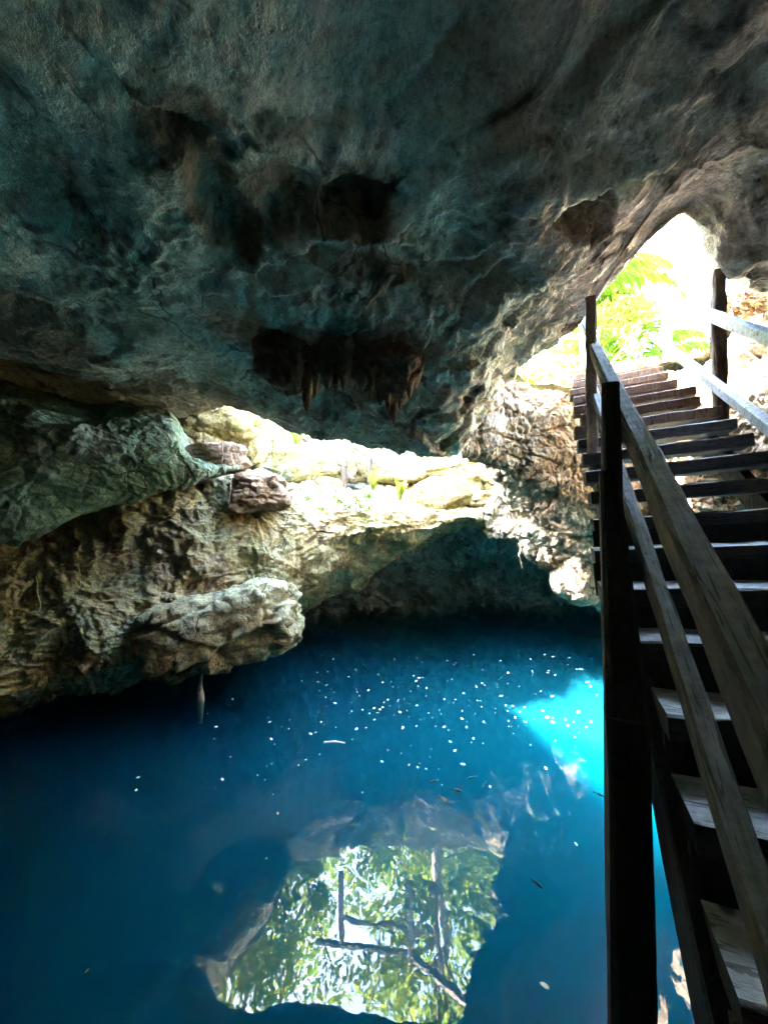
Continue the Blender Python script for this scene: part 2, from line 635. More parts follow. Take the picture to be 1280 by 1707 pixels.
# water: calm mirror over clear blue, faintly milky water
m_, nt_, out_ = new_mat('cenote water')
b = NB(nt_)
fr = b.n('ShaderNodeFresnel')
fr.inputs['IOR'].default_value = 1.33
co = b.coord()
rip = b.bump(b.noise(b.mapping(co, scale=(1, 1, 0)), 1.3, 3, 0.5, 0.4), 0.008, 0.25)
gl = b.n('ShaderNodeBsdfGlossy')
gl.inputs['Roughness'].default_value = 0.0
nt_.links.new(rip, gl.inputs['Normal'])
tr = b.n('ShaderNodeBsdfTransparent')
mx = b.n('ShaderNodeMixShader')
nt_.links.new(fr.outputs[0], mx.inputs[0])
nt_.links.new(tr.outputs[0], mx.inputs[1])
nt_.links.new(gl.outputs[0], mx.inputs[2])
nt_.links.new(mx.outputs[0], out_.inputs['Surface'])
vs_ = b.n('ShaderNodeVolumeScatter')
vs_.inputs['Color'].default_value = (0.05, 0.66, 0.97, 1)
vs_.inputs['Density'].default_value = 0.105
vs_.inputs['Anisotropy'].default_value = 0.2
va_ = b.n('ShaderNodeVolumeAbsorption')
va_.inputs['Color'].default_value = (0.0, 0.78, 0.80, 1)
va_.inputs['Density'].default_value = 1.3
ad = b.n('ShaderNodeAddShader')
nt_.links.new(vs_.outputs[0], ad.inputs[0])
nt_.links.new(va_.outputs[0], ad.inputs[1])
nt_.links.new(ad.outputs[0], out_.inputs['Volume'])
M['water'] = m_

# ------------------------------------------------------------------ cave roof
# front edge of the roof slab, left to right (pixel, pixel, metres ahead)
EDGE = [(-900, 560, 3.4), (-400, 640, 7.5), (0, 690, 8.6), (120, 690, 8.6), (230, 692, 8.4), (310, 690, 7.6), (360, 678, 6.7), (410, 684, 6.35),
        (480, 715, 6.1), (600, 743, 5.75), (700, 752, 5.55), (765, 762, 5.5), (792, 700, 5.6), (815, 630, 5.7), (860, 606, 5.45), (900, 588, 5.2),
        (960, 532, 4.45), (1000, 482, 3.98), (1080, 402, 3.52), (1145, 356, 3.28), (1180, 378, 3.25), (1206, 445, 3.35),
        (1300, 480, 3.55), (1700, 470, 3.3)]
edge_w = np.array([P(*e) for e in EDGE])
edge_w[0] = (-13, 8.2, 5.4)
edge_w[-1] = (8.0, 3.2, 6.0)
ctrl = [PH(*c) for c in [
    (0, 0, 2.3), (300, 0, 2.5), (640, 0, 2.8),
    (0, 250, 2.25), (300, 200, 2.3), (640, 200, 2.6),
    (0, 400, 2.2), (200, 400, 2.1), (400, 400, 2.15), (600, 420, 2.2), (760, 400, 2.4),
    (100, 500, 2.1), (300, 520, 2.05), (500, 520, 1.95), (650, 520, 1.95), (800, 520, 2.0), (880, 500, 2.25),
    (200, 600, 2.05), (400, 620, 1.85), (560, 640, 1.65), (600, 690, 1.36), (700, 640, 1.5), (700, 690, 1.24), (800, 600, 1.75), (745, 690, 1.24), (930, 545, 2.2), (870, 588, 2.05), (838, 612, 1.95),
    (0, 525, 2.1), (90, 580, 2.05), (0, 605, 3.1), (90, 632, 2.9), (190, 664, 2.4), (-200, 500, 2.1), (-200, 600, 3.2)]]
ctrl += [PH(*c) for c in [(1000, 0, 2.85), (1280, 0, 2.85), (850, 200, 2.55), (1000, 200, 2.6), (1145, 200, 2.7), (1280, 200, 2.75),
                          (1000, 340, 2.45), (1100, 320, 2.62), (1230, 330, 2.6), (930, 470, 2.25), (850, 320, 2.35)]]
ctrl += [np.array(c, float) for c in [(-4, 0, 5.2), (0, 0, 5.5), (4, 0, 5.7), (-4, -4, 4.8), (0, -4, 5.0), (4, -4, 5.2), (-8, 0, 4.6),
                                      (8, 0, 5.0), (-9, 4, 4.9), (7, 2.5, 5.6), (-9, -5, 4), (9, -5, 4)]]
ctrl = np.array(list(edge_w) + ctrl)


def tps(cp, z, lam=1e-3):
    n = len(cp)
    r = np.linalg.norm(cp[:, None] - cp[None], axis=2)
    K = np.where(r > 0, r * r * np.log(r + 1e-9), 0) + lam * np.eye(n)
    Pm = np.c_[np.ones(n), cp]
    A = np.block([[K, Pm], [Pm.T, np.zeros((3, 3))]])
    w = np.linalg.solve(A, np.r_[z, 0, 0, 0])

    def ev(q):
        r = np.linalg.norm(q[:, None] - cp[None], axis=2)
        return (np.where(r > 0, r * r * np.log(r + 1e-9), 0) @ w[:n]) + w[n] + q @ w[n + 1:]
    return ev


roof_z = tps(ctrl[:, :2], ctrl[:, 2])


def poly_sd(px, py, poly):
    """distance to a pixel polyline and which side (positive: below it)"""
    best = np.full(len(px), 1e9)
    side = np.zeros(len(px))
    for (x0, y0), (x1, y1) in zip(poly[:-1], poly[1:]):
        dx, dy = x1 - x0, y1 - y0
        t = np.clip(((px - x0) * dx + (py - y0) * dy) / (dx * dx + dy * dy), 0, 1)
        ex, ey = px - x0 - t * dx, py - y0 - t * dy
        d = np.hypot(ex, ey)
        sd = np.sign(dx * (py - y0) - dy * (px - x0))
        m = d < best
        best = np.where(m, d, best)
        side = np.where(m, sd, side)
    return best, side


def sstep(x, a, b):
    t = np.clip((x - a) / (b - a), 0, 1)
    return t * t * (3 - 2 * t)


NX, NY, NC = 620, 440, 46
xs = np.interp(np.linspace(0, 1, NX), [0, 0.12, 0.9, 1], [-10.5, -6.0, 5.2, 7.8])
ye = np.interp(xs, edge_w[:, 0], edge_w[:, 1])
ze = np.interp(xs, edge_w[:, 0], edge_w[:, 2])
vv = np.linspace(0, 1, NY)
vv = np.interp(vv, [0, 0.14, 1], [0, 0.45, 1])
yy = -5.5 + (ye[:, None] + 5.5) * vv[None]
xx = np.repeat(xs[:, None], NY, 1)
zz = roof_z(np.stack([xx.ravel(), yy.ravel()], 1)).reshape(NX, NY)
G = np.stack([xx, yy, zz], 2)
# front curl and upper ground skin of the slab
top = np.interp(xs, [-11, -5, 0, 1.6, 2.4, 4, 8], [6.4, 6.3, 5.9, 5.75, 6.4, 6.6, 6.8])
curl = np.zeros((NX, NC, 3))
for k in range(NC):
    t = (k + 1) / NC
    if t < 0.35:
        q = t / 0.35
        ang = q * math.pi / 2
        y = ye + 0.16 * math.sin(ang * 2)
        z = ze + np.maximum(top - ze, 0.35) * (1 - math.cos(ang)) * 0.8
    else:
        q = (t - 0.35) / 0.65
        y = ye - q ** 2 * (ye + 6)
        z = ze + np.maximum(top - ze, 0.35) * (0.8 + 0.2 * min(1, q * 4)) + 1.2 * q
        z = np.maximum(z, roof_z(np.stack([xs, y], 1)) + 0.25 + 0.6 * min(1, q * 3))
    curl[:, k] = np.stack([xs, y, z], 1)
G = np.concatenate([G, curl], 1)
N = -grid_normals(G)
p = G.reshape(-1, 3)
n = N.reshape(-1, 3)
d = rock_disp(p, 0.12, 0.016, 0.013, off=1.0)
px, py = proj(p)
under = (np.arange(NY + NC) < NY)[None].repeat(NX, 0).ravel() & (p[:, 1] > 0.6)
wob = 22 * fbm(p, 2.2, 4, 0.6, off=70)
wob2 = 22 * fbm(p, 2.2, 4, 0.6, off=90)
qx, qy = px + wob, py + wob2


def recess(cx, cyy, rx, ry, ang, depth, soft=0.35):
    ca, sa = math.cos(ang), math.sin(ang)
    ux, uy = (qx - cx) * ca + (qy - cyy) * sa, -(qx - cx) * sa + (qy - cyy) * ca
    r = np.hypot(ux / rx, uy / ry)
    return -depth * (1 - sstep(r, 1 - soft, 1 + soft * 0.4))


def step_line(poly, near, far, wn_, wf):
    dd, sd = poly_sd(qx, qy, poly)
    return np.where(sd < 0, near * np.exp(-(dd / wn_) ** 2), -far * np.exp(-dd / wf) * sstep(dd, 0, 12))


fd = np.zeros(len(p))
fd += recess(590, 330, 62, 55, 0.15, 0.34, 0.6)
fd += recess(480, 335, 75, 38, 0.25, 0.14, 0.8)
fd += recess(365, 345, 45, 105, -0.42, 0.2, 0.7)
fd += recess(290, 200, 50, 40, 0.6, 0.10, 0.8)
fd += recess(985, 370, 40, 34, -0.3, 0.22)
fd += recess(830, 470, 60, 26, -0.4, 0.14)
fd += recess(745, 605, 20, 9, 0, 0.12)
fd += step_line([(410, 440), (470, 415), (530, 395), (640, 395), (700, 425), (770, 420), (850, 390), (930, 350), (1010, 300), (1120, 270)],
                0.07, 0.17, 40, 55)
fd += step_line([(190, 110), (260, 170), (400, 225), (520, 290)], 0.02, 0.12, 25, 22)
# scalloped patch low on the roof, left of centre
sc_ = np.exp(-(((px - 235) / 110) ** 2 + ((py - 430) / 70) ** 2))
fd += sc_ * 0.05 * (1 - np.abs(pn(p * 7.0)) * 3)
# rough weathered band above the skylight lip
rough = sstep(py, 380, 520) * sstep(px, 380, 520)
v1_, e1_ = facets(p + 0.06 * np.stack([pn(p * 3), pn(p * 3 + 9), pn(p * 3 + 19)], 1), 2.2, 3)
v2_, e2_ = facets(p + 0.04 * np.stack([pn(p * 5), pn(p * 5 + 9), pn(p * 5 + 19)], 1), 6.0, 5)
fd += rough * (0.03 * (ridged(p, 4.5, 4, 0.55, 44) - 0.9) + 0.09 * v1_ + 0.03 * v2_ - 0.02 * (1 - e1_))
big_v, big_e = facets(p * np.array([1, 1, 0.4]) + 0.25 * np.stack([pn(p * 1.1), pn(p * 1.1 + 9), pn(p * 1.1 + 19)], 1), 0.8, 8)
fd += (1 - rough) * (0.07 * big_v * sstep(big_e, 0, 1) + 0.02 * v1_ * sstep(py, 0, 300) - 0.015 * (1 - big_e))
d = d + np.where(under, fd, 0)
p = p + n * d[:, None]
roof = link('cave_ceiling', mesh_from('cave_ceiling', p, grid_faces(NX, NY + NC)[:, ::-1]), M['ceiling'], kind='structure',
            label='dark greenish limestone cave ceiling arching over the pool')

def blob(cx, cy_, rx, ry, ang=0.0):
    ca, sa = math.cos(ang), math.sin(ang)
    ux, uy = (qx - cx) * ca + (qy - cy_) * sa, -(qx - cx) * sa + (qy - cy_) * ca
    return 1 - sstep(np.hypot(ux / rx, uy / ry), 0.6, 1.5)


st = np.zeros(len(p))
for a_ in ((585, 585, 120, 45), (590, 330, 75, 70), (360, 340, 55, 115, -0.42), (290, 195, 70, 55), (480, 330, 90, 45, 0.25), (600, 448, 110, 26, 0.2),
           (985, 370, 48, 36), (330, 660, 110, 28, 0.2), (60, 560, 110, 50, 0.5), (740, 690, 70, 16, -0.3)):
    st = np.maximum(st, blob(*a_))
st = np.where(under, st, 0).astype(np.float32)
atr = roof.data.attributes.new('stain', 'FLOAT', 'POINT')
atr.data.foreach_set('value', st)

# ------------------------------------------------------------------ left: ledge, skylight floor and back wall
# each column: under the shelf at the back, lower edge, face ..., top edge, floor of the skylight, foot and top of its back wall, ground
LEDGE = [
    [(-9.5, 4.5, -1.5), (-8.3, 4.4, 0.1), (-8.1, 4.4, 0.8), (-8.0, 4.6, 1.4), (-8.2, 5.0, 2.2), (-8.4, 5.4, 3.0), (-8.6, 6.0, 4.2), (-8.8, 6.3, 4.9), (-9.0, 6.8, 5.6), (-10, 8, 5.9)],
    [P(-100, 1215, 6.4), P(-90, 1205, 5.3), P(-80, 1130, 5.3), P(-70, 1050, 5.6), P(-60, 980, 6.0), P(-40, 910, 6.6), P(0, 830, 7.2), P(40, 770, 7.5), P(100, 700, 7.8), P(100, 690, 10)],
    [P(10, 1190, 6.8), P(20, 1172, 5.7), P(30, 1105, 5.7), P(30, 1040, 5.9), P(30, 970, 6.3), P(30, 905, 6.8), P(70, 830, 7.2), P(120, 770, 7.5), P(190, 700, 7.8), P(180, 690, 10)],
    [P(150, 1150, 7.3), P(150, 1130, 6.1), P(150, 1075, 5.9), P(150, 1010, 6.1), P(150, 945, 6.5), P(170, 880, 6.9), P(200, 820, 7.2), P(230, 765, 7.5), P(260, 700, 7.8), P(260, 690, 10)],
    [P(300, 1110, 7.8), P(290, 1108, 6.4), P(280, 1050, 6.2), P(280, 985, 6.35), P(290, 920, 6.7), P(310, 855, 7.0), P(345, 800, 7.3), P(350, 765, 7.7), P(345, 570, 8.1), P(340, 600, 10.5)],
    [P(420, 1060, 8.6), P(410, 1050, 7.0), P(410, 1000, 6.9), P(415, 940, 7.0), P(420, 880, 7.2), P(430, 830, 7.5), P(440, 795, 8.2), P(430, 775, 9.0), P(430, 600, 9.4), P(430, 650, 12)],
    [P(510, 1020, 10.5), P(500, 1000, 8.3), P(488, 950, 7.7), P(480, 890, 7.5), P(485, 860, 7.6), P(495, 835, 7.8), P(510, 815, 8.6), P(510, 800, 9.7), P(510, 715, 10.0), P(510, 745, 12.5)],
    [P(590, 985, 11.5), P(585, 948, 9.0), P(575, 890, 8.0), P(580, 875, 8.05), P(585, 855, 8.15), P(590, 838, 8.4), P(600, 820, 9.2), P(600, 803, 10.2), P(600, 722, 10.4), P(600, 745, 12.5)],
    [P(690, 915, 12), P(690, 892, 8.8), P(690, 880, 8.4), P(690, 868, 8.4), P(690, 855, 8.5), P(690, 843, 8.7), P(690, 828, 9.4), P(690, 808, 10.2), P(690, 722, 10.4), P(690, 745, 12.5)],
    [P(780, 880, 11.5), P(775, 864, 8.8), P(775, 860, 8.7), P(775, 855, 8.7), P(775, 848, 8.8), P(775, 842, 9.0), P(780, 832, 9.5), P(780, 815, 10.1), P(780, 722, 10.2), P(780, 745, 12.5)],
    [P(880, 890, 11.5), P(870, 875, 9.2), P(870, 872, 9.1), P(870, 866, 9.1), P(870, 860, 9.1), P(870, 852, 9.2), P(870, 840, 9.6), P(865, 820, 9.9), P(865, 715, 9.9), P(865, 745, 12.5)],
    [P(980, 880, 11.5), P(960, 870, 9.6), P(960, 866, 9.5), P(960, 862, 9.5), P(960, 856, 9.5), P(960, 848, 9.5), P(960, 830, 9.7), P(960, 800, 9.7), P(960, 710, 9.6), P(960, 745, 12.5)],
]


def ledge_extra(p, n):
    s = 0.02 * (ridged(p * np.array([1, 1, 1.9]), 3.4, 4, 0.5, 12) - 0.95)
    return p + n * s[:, None]


rock_sheet('rock_ledge', LEDGE, 520, 420, M['ledge'], dict(big=0.22, mid=0.035, fine=0.03, strata=0.05, off=4.0, chunk=0.065, chunk_scale=1.0), flip=True,
           extra=ledge_extra, label='sunlit tan limestone ledge below the skylight')

# back of the dark recess under the ledge
REC = []
for px_, D_ in ((-700, 9), (-100, 8.6), (200, 9.2), (380, 10.5), (500, 12), (650, 13), (800, 13.4), (930, 13), (1050, 12), (1200, 10), (1400, 8)):
    base = P(px_, 900, D_)
    col = []
    for z, k in ((-16, 0.9), (-4, 0.95), (-0.6, 1.0), (0.4, 0.98), (1.2, 0.95), (2.2, 0.9), (3.4, 0.83), (4.3, 0.8)):
        col.append((base[0] * k, base[1] * k, z))
    REC.append(col)
rock_sheet('cave_wall', REC, 340, 220, M['recess'], dict(big=0.5, mid=0.16, fine=0.04, off=8.0, chunk=0.42, chunk_scale=0.75), flip=True,
           label='dark cave wall at the back of the arch')

# hanging lobe of the ceiling on the left
LOBE = []
for c in [
    [P(-900, 420, 4.4), P(-900, 560, 3.6), P(-880, 640, 3.4), P(-860, 760, 3.3), P(-840, 900, 3.4), P(-830, 1000, 3.6), P(-820, 960, 4.8)],
    [P(-400, 480, 5.4), P(-400, 600, 4.3), P(-390, 680, 4.0), P(-380, 780, 3.9), P(-370, 900, 4.0), P(-360, 985, 4.3), P(-350, 960, 5.8)],
    [P(-150, 600, 5.8), P(-150, 635, 4.8), P(-140, 690, 4.5), P(-130, 780, 4.4), P(-120, 870, 4.6), P(-110, 945, 4.9), P(-100, 930, 6.4)],
    [P(0, 640, 6.4), P(0, 668, 5.2), P(5, 700, 4.9), P(10, 770, 4.8), P(15, 845, 5.0), P(20, 900, 5.3), P(30, 890, 6.9)],
    [P(120, 668, 6.7), P(115, 692, 5.6), P(120, 712, 5.3), P(125, 765, 5.2), P(130, 820, 5.4), P(135, 858, 5.7), P(140, 850, 7.2)],
    [P(220, 668, 6.9), P(210, 695, 5.9), P(215, 722, 5.7), P(220, 765, 5.6), P(225, 805, 5.8), P(230, 832, 6.1), P(235, 825, 7.4)],
    [P(290, 684, 7.0), P(280, 708, 6.2), P(288, 735, 6.05), P(292, 768, 6.0), P(296, 792, 6.1), P(300, 812, 6.3), P(305, 805, 7.4)],
    [P(330, 760, 7.1), P(318, 758, 6.6), P(325, 768, 6.45), P(345, 776, 6.4), P(350, 785, 6.45), P(345, 795, 6.6), P(345, 790, 7.4)],
    [P(390, 775, 7.3), P(395, 774, 7.1), P(398, 776, 7.0), P(400, 777, 7.0), P(400, 778, 7.0), P(398, 779, 7.1), P(392, 778, 7.4)],
]:
    LOBE.append(c)
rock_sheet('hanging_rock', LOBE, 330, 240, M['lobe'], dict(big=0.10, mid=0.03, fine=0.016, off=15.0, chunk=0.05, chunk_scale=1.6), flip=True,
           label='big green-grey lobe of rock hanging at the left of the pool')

# ------------------------------------------------------------------ pillar between skylight and stairs, and the wall behind the stairs
PIL = [
    [P(690, 690, 5.5), P(710, 700, 5.55), P(740, 730, 5.65), P(770, 752, 5.9), P(800, 765, 6.6), P(825, 778, 7.8), P(840, 790, 9.0), P(850, 800, 10.2)],
    [P(780, 615, 5.7), P(780, 660, 5.75), P(800, 715, 5.85), P(830, 768, 6.3), P(850, 800, 7.3), P(838, 845, 8.5), P(805, 872, 8.9), P(810, 870, 11.5)],
    [P(830, 628, 6.15), P(835, 665, 6.1), P(850, 720, 6.15), P(868, 780, 6.5), P(882, 835, 7.2), P(872, 875, 8.1), P(855, 902, 8.6), P(870, 900, 11.5)],
    [P(890, 640, 6.2), P(895, 672, 6.1), P(905, 730, 6.2), P(918, 800, 6.5), P(928, 865, 7.1), P(920, 915, 7.9), P(908, 948, 8.5), P(920, 940, 11.5)],
    [P(950, 648, 6.2), P(950, 680, 6.15), P(958, 745, 6.2), P(968, 820, 6.5), P(975, 895, 7.0), P(968, 950, 7.6), P(960, 990, 8.3), P(970, 985, 11.5)],
    [P(990, 655, 6.3), P(1000, 690, 6.3), P(1010, 760, 6.3), P(1015, 840, 6.5), P(1020, 910, 6.8), P(1015, 970, 7.3), P(1010, 1022, 8.0), P(1020, 1010, 11)],
    [P(1040, 625, 7.1), P(1060, 690, 6.6), P(1075, 770, 6.4), P(1085, 850, 6.4), P(1090, 930, 6.5), P(1090, 1000, 6.8), P(1090, 1060, 7.2), P(1100, 1060, 10)],
    [P(1090, 622, 6.5), P(1130, 690, 5.4), P(1150, 770, 5.2), P(1160, 860, 5.2), P(1160, 950, 5.3), P(1160, 1040, 5.5), P(1160, 1120, 5.8), P(1180, 1120, 8)],
    [P(1150, 615, 5.6), P(1190, 690, 4.6), P(1220, 770, 4.4), P(1230, 860, 4.4), P(1230, 960, 4.5), P(1230, 1060, 4.6), P(1230, 1180, 4.8), P(1250, 1200, 6)],
    [P(1210, 560, 5.2), P(1250, 660, 4.2), P(1290, 760, 3.8), P(1310, 870, 3.8), P(1310, 980, 3.8), P(1310, 1100, 3.9), P(1310, 1250, 4.0), P(1330, 1300, 5)],
    [P(1240, 470, 4.9), P(1330, 600, 3.9), P(1400, 740, 3.4), P(1430, 870, 3.2), P(1440, 1000, 3.2), P(1440, 1150, 3.2), P(1440, 1350, 3.2), P(1460, 1500, 4)],
    [(5.2, 4.2, 7.0), (4.6, 3.4, 5.2), (4.3, 2.5, 3.8), (4.2, 2.0, 2.8), (4.2, 1.9, 2.0), (4.2, 1.8, 1.0), (4.2, 1.7, 0.0), (4.6, 1.7, -2)],
    [(5.6, 2.5, 7.2), (5.0, 1.5, 5.4), (4.6, 0.5, 4.0), (4.4, 0.2, 2.8), (4.3, 0, 2.0), (4.3, 0, 1.0), (4.3, 0, 0), (4.6, 0, -2)],
    [(6.0, -3, 6.0), (5.2, -3, 5.2), (4.8, -3, 4.0), (4.6, -3, 2.8), (4.5, -3, 2.0), (4.5, -3, 1.0), (4.5, -3, 0), (4.7, -3, -2)],
]


def pil_extra(p, n):
    s = 0.02 * (ridged(p * np.array([1.2, 1.2, 1.0]), 3.6, 4, 0.55, 52) - 0.95)
    px, py = proj(p)
    drip = np.exp(-(((px - 880) / 70) ** 2 + ((py - 900) / 60) ** 2))          # flowstone curtain
    s = s + drip * 0.09 * pn(p * np.array([7, 7, 0.9]))
    return p + n * s[:, None]


pil = rock_sheet('rock_pillar', PIL, 520, 320, M['pillar'], dict(big=0.18, mid=0.035, fine=0.034, off=24.0, chunk=0.11, chunk_scale=1.2), flip=True, extra=pil_extra,
           label='tan limestone pillar between the skylight and the stairs')

pil.data.materials.append(M['slope'])
npoly = len(pil.data.polygons)
vco = np.zeros(len(pil.data.vertices) * 3, np.float32)
pil.data.vertices.foreach_get('co', vco)
vco = vco.reshape(-1, 3)
fi = np.zeros(npoly * 4, np.int32)
pil.data.loops.foreach_get('vertex_index', fi)
fc = vco[fi.reshape(-1, 4)[:, 0]]
earth = (fc[:, 0] + 0.5 * fbm(fc, 1.5, 3) > 3.15) & (fc[:, 2] + 0.4 * fbm(fc, 1.2, 3, off=5) > 3.2)
pil.data.polygons.foreach_set('material_index', earth.astype(np.int32))
pil.data.update()

# closing walls out of view and the bed of the pool
shell = [(-9.8, -5.4), (-9.8, 6.5), (-8.5, 11), (-4, 14.5), (4, 14.8), (9, 12), (10.5, 5), (8.5, -5.4)]
V, Fc = [], []
for (x, y) in shell:
    for z in (-17.0, -6.0, 0.0, 3.0, 5.3 if y > 8 else 7.6):
        V.append((x, y, z))
for i in range(len(shell)):
    for j in range(4):
        a, c_ = i * 5 + j, ((i + 1) % len(shell)) * 5 + j
        Fc.append((a, c_, c_ + 1, a + 1))
link('cave_wall', mesh_from('outer_wall', V, Fc), M['recess'], kind='structure', label='outer cave wall behind and around the pool')
nb = 60
bx, by = np.meshgrid(np.linspace(-10.5, 11, nb), np.linspace(-6, 15, nb), indexing='ij')
bp = np.stack([bx.ravel(), by.ravel(), np.full(nb * nb, -15.0)], 1)
bp[:, 2] += 0.8 * fbm(bp, 0.25, 3)
link('pool_bed', mesh_from('pool_bed', bp, grid_faces(nb, nb)), M['recess'], kind='structure', label='deep rocky bed of the pool')

# ------------------------------------------------------------------ water
W0, W1 = (-9.7, -5.3), (10.2, 14.6)
wv = [(W0[0], W0[1], 0), (W1[0], W0[1], 0), (W1[0], W1[1], 0), (W0[0], W1[1], 0),
      (W0[0], W0[1], -17.0), (W1[0], W0[1], -17.0), (W1[0], W1[1], -17.0), (W0[0], W1[1], -17.0)]
wf = [(0, 1, 2, 3), (7, 6, 5, 4), (0, 4, 5, 1), (1, 5, 6, 2), (2, 6, 7, 3), (3, 7, 4, 0)]
link('water', mesh_from('water', wv, wf, smooth=False), M['water'], kind='structure', label='deep blue cenote water')

# ------------------------------------------------------------------ ground outside, from the rims to the horizon
RIM = [((-12, 5.5, 5.9), (-30, 10, 6.5), (-160, 60, 6)),
       ((-9.0, 6.8, 5.6), (-20, 20, 6.4), (-120, 160, 6)),
       (P(100, 670, 8.8), (-10, 16, 6.2), (-60, 190, 6)),
       (P(260, 672, 8.6), (-7, 15, 6.0), (-40, 200, 6)),
       (P(345, 560, 8.4), (-5, 14, 5.9), (-30, 200, 6)),
       (P(430, 590, 9.5), (-3.5, 14, 5.9), (-20, 200, 6)),
       (P(510, 705, 10.1), (-2, 14, 5.9), (-10, 200, 6)),
       (P(600, 714, 10.5), (-0.5, 14, 5.8), (0, 200, 6)),
       (P(690, 714, 10.5), (1, 14, 5.8), (10, 200, 6)),
       (P(780, 714, 10.3), (2.4, 14, 5.8), (20, 200, 6)),
       (P(865, 706, 10.0), (4, 14, 5.8), (40, 200, 6)),
       (P(870, 660, 8.0), (5.0, 13, 5.8), (60, 180, 6)),
       (P(825, 628, 6.2), (5.6, 12, 5.8), (80, 160, 6)),
       (P(890, 636, 6.25), (6.5, 11, 5.8), (100, 140, 6)),
       (P(950, 642, 6.3), (7.5, 10.5, 5.8), (120, 120, 6)),
       (P(1000, 640, 6.6), (8.5, 10, 5.9), (140, 100, 6)),
       (P(1050, 622, 7.0), (9.5, 9, 6.0), (150, 80, 6)),
       (P(1110, 612, 6.2), (10, 8, 6.5), (160, 60, 6)),
       (P(1160, 605, 5.5), (10.5, 7, 7.2), (170, 40, 7)),
       (P(1220, 545, 5.2), (11, 6, 7.8), (180, 20, 7)),
       ((5.2, 4.3, 7.0), (12, 4, 8.0), (180, -20, 7)),
       ((6.0, -3, 7.0), (14, -6, 8.0), (170, -60, 7)),
       ((0, -6.2, 7.5), (0, -16, 8.0), (0, -180, 7)),
       ((-10.6, -5.6, 7.0), (-20, -14, 7.5), (-150, -100, 7)),
       ((-12, 5.5, 5.9), (-30, 10, 6.5), (-160, 60, 6))]
rim = np.array([[np.array(a), np.array(b_), np.array(c_)] for a, b_, c_ in RIM], float)
nu = 420
rr = catmull(rim, nu, 0)
rows = []
for t in np.concatenate([np.linspace(0, 1, 60) ** 1.3, 1 + np.linspace(0, 1, 20)[1:] ** 2]):
    rows.append(rr[:, 0] * (1 - t) + rr[:, 1] * t if t <= 1 else rr[:, 1] * (2 - t) + rr[:, 2] * (t - 1))
GG = np.stack(rows, 1)
gp = GG.reshape(-1, 3)
gp[:, 2] += 0.14 * fbm(gp, 0.8, 4) + 0.04 * fbm(gp, 5, 3)
link('ground', mesh_from('ground', gp, grid_faces(nu, GG.shape[1])[:, ::-1]), M['ground'], kind='structure',
     label='leaf-strewn ground of the forest around the openings')

# ------------------------------------------------------------------ stalactites under the roof
st_root = thing('stalactite_cluster', tuple(P(590, 600, 4.15)), 'dark brown cluster of stalactites hanging from the cave ceiling', 'stalactites')
lo = np.array(st_root.location)


def drip_mesh(name, base, tip, r0, seed, nseg=26, k=18):
    base, tip = np.array(base, float), np.array(tip, float)
    G = np.zeros((k, nseg, 3))
    L = np.linalg.norm(tip - base)
    for i in range(nseg):
        t = i / (nseg - 1)
        r = r0 * ((1 - t) ** 0.55 * 0.9 + 0.10 * (1 - t) + 0.03)
        for j in range(k):
            th = 2 * math.pi * j / k
            G[j, i] = base + (tip - base) * t + np.array([math.cos(th), math.sin(th) * 0.8, 0]) * r
    n = grid_normals(G, True).reshape(-1, 3)
    p = G.reshape(-1, 3)
    c = (base + (tip - base) * 0.5)
    sgn = np.sign(((p - (base + (tip - base) * np.tile(np.linspace(0, 1, nseg), k)[:, None])) * n).sum(1))
    n = n * np.where(sgn == 0, 1, sgn)[:, None]
    t = np.tile(np.linspace(0, 1, nseg), k)
    q = p * np.array([9, 9, 2.2]) + seed * 3.1
    p = p + n * ((0.35 * pn(q) + 0.22 * pn(q * np.array([2, 2, 3.0])) + 0.12 * pn(q * 4)) * r0 * (1 - t * 0.75))[:, None]
    f = grid_faces(k, nseg, True)
    return mesh_from(name, p, f)


r_ = random.Random(4)
drips = [(470, 575, 470, 632, 0.12), (494, 565, 495, 645, 0.14), (514, 575, 511, 672, 0.13), (545, 565, 546, 636, 0.15), (575, 565, 573, 640, 0.15),
         (603, 565, 602, 642, 0.15), (636, 565, 634, 664, 0.15), (656, 560, 657, 694, 0.17), (670, 580, 667, 672, 0.11), (684, 565, 683, 650, 0.13),
         (647, 600, 647, 672, 0.09), (527, 590, 526, 650, 0.09), (620, 590, 619, 650, 0.08), (560, 590, 560, 645, 0.08)]
for i, (bx_, by_, tx_, ty_, rad) in enumerate(drips):
    D_ = 4.0 + r_.uniform(-0.12, 0.25)
    me = drip_mesh('stalactite', P(bx_, by_ - 60, D_) - lo, P(tx_, ty_ + 14, D_ - 0.02) - lo, rad * 1.0, i)
    link('stalactite', me, M['dark'], st_root)

def late_base():
    for (x0, y0, x1, y1, D_, dep, sd) in ((425, 560, 530, 650, 4.2, 0.7, 71), (490, 520, 600, 640, 4.2, 0.8, 72), (560, 545, 660, 640, 4.15, 0.7, 73), (610, 525, 715, 650, 4.15, 0.7, 74), (455, 530, 520, 600, 4.15, 0.6, 75)):
        c = P((x0 + x1) / 2, (y0 + y1) / 2, D_)
        o = link('base', boulder_mesh('base', ((x1 - x0) / F * D_, dep, (y1 - y0) / F * D_), sd, 50, 2.2, 0.2), M['dark'], st_root)
        o.location = c - lo


# pale broken stub beside them
me = drip_mesh('rock_stub', (0, 0, 0.1), P(612, 510, 3.3) - P(652, 478, 3.3), 0.05, 40)
o = link('broken_stalactite', me, M['pillar'], label='pale broken stub of stalactite above the dark cluster', cat='stalactite')
o.location = P(650, 478, 3.3)


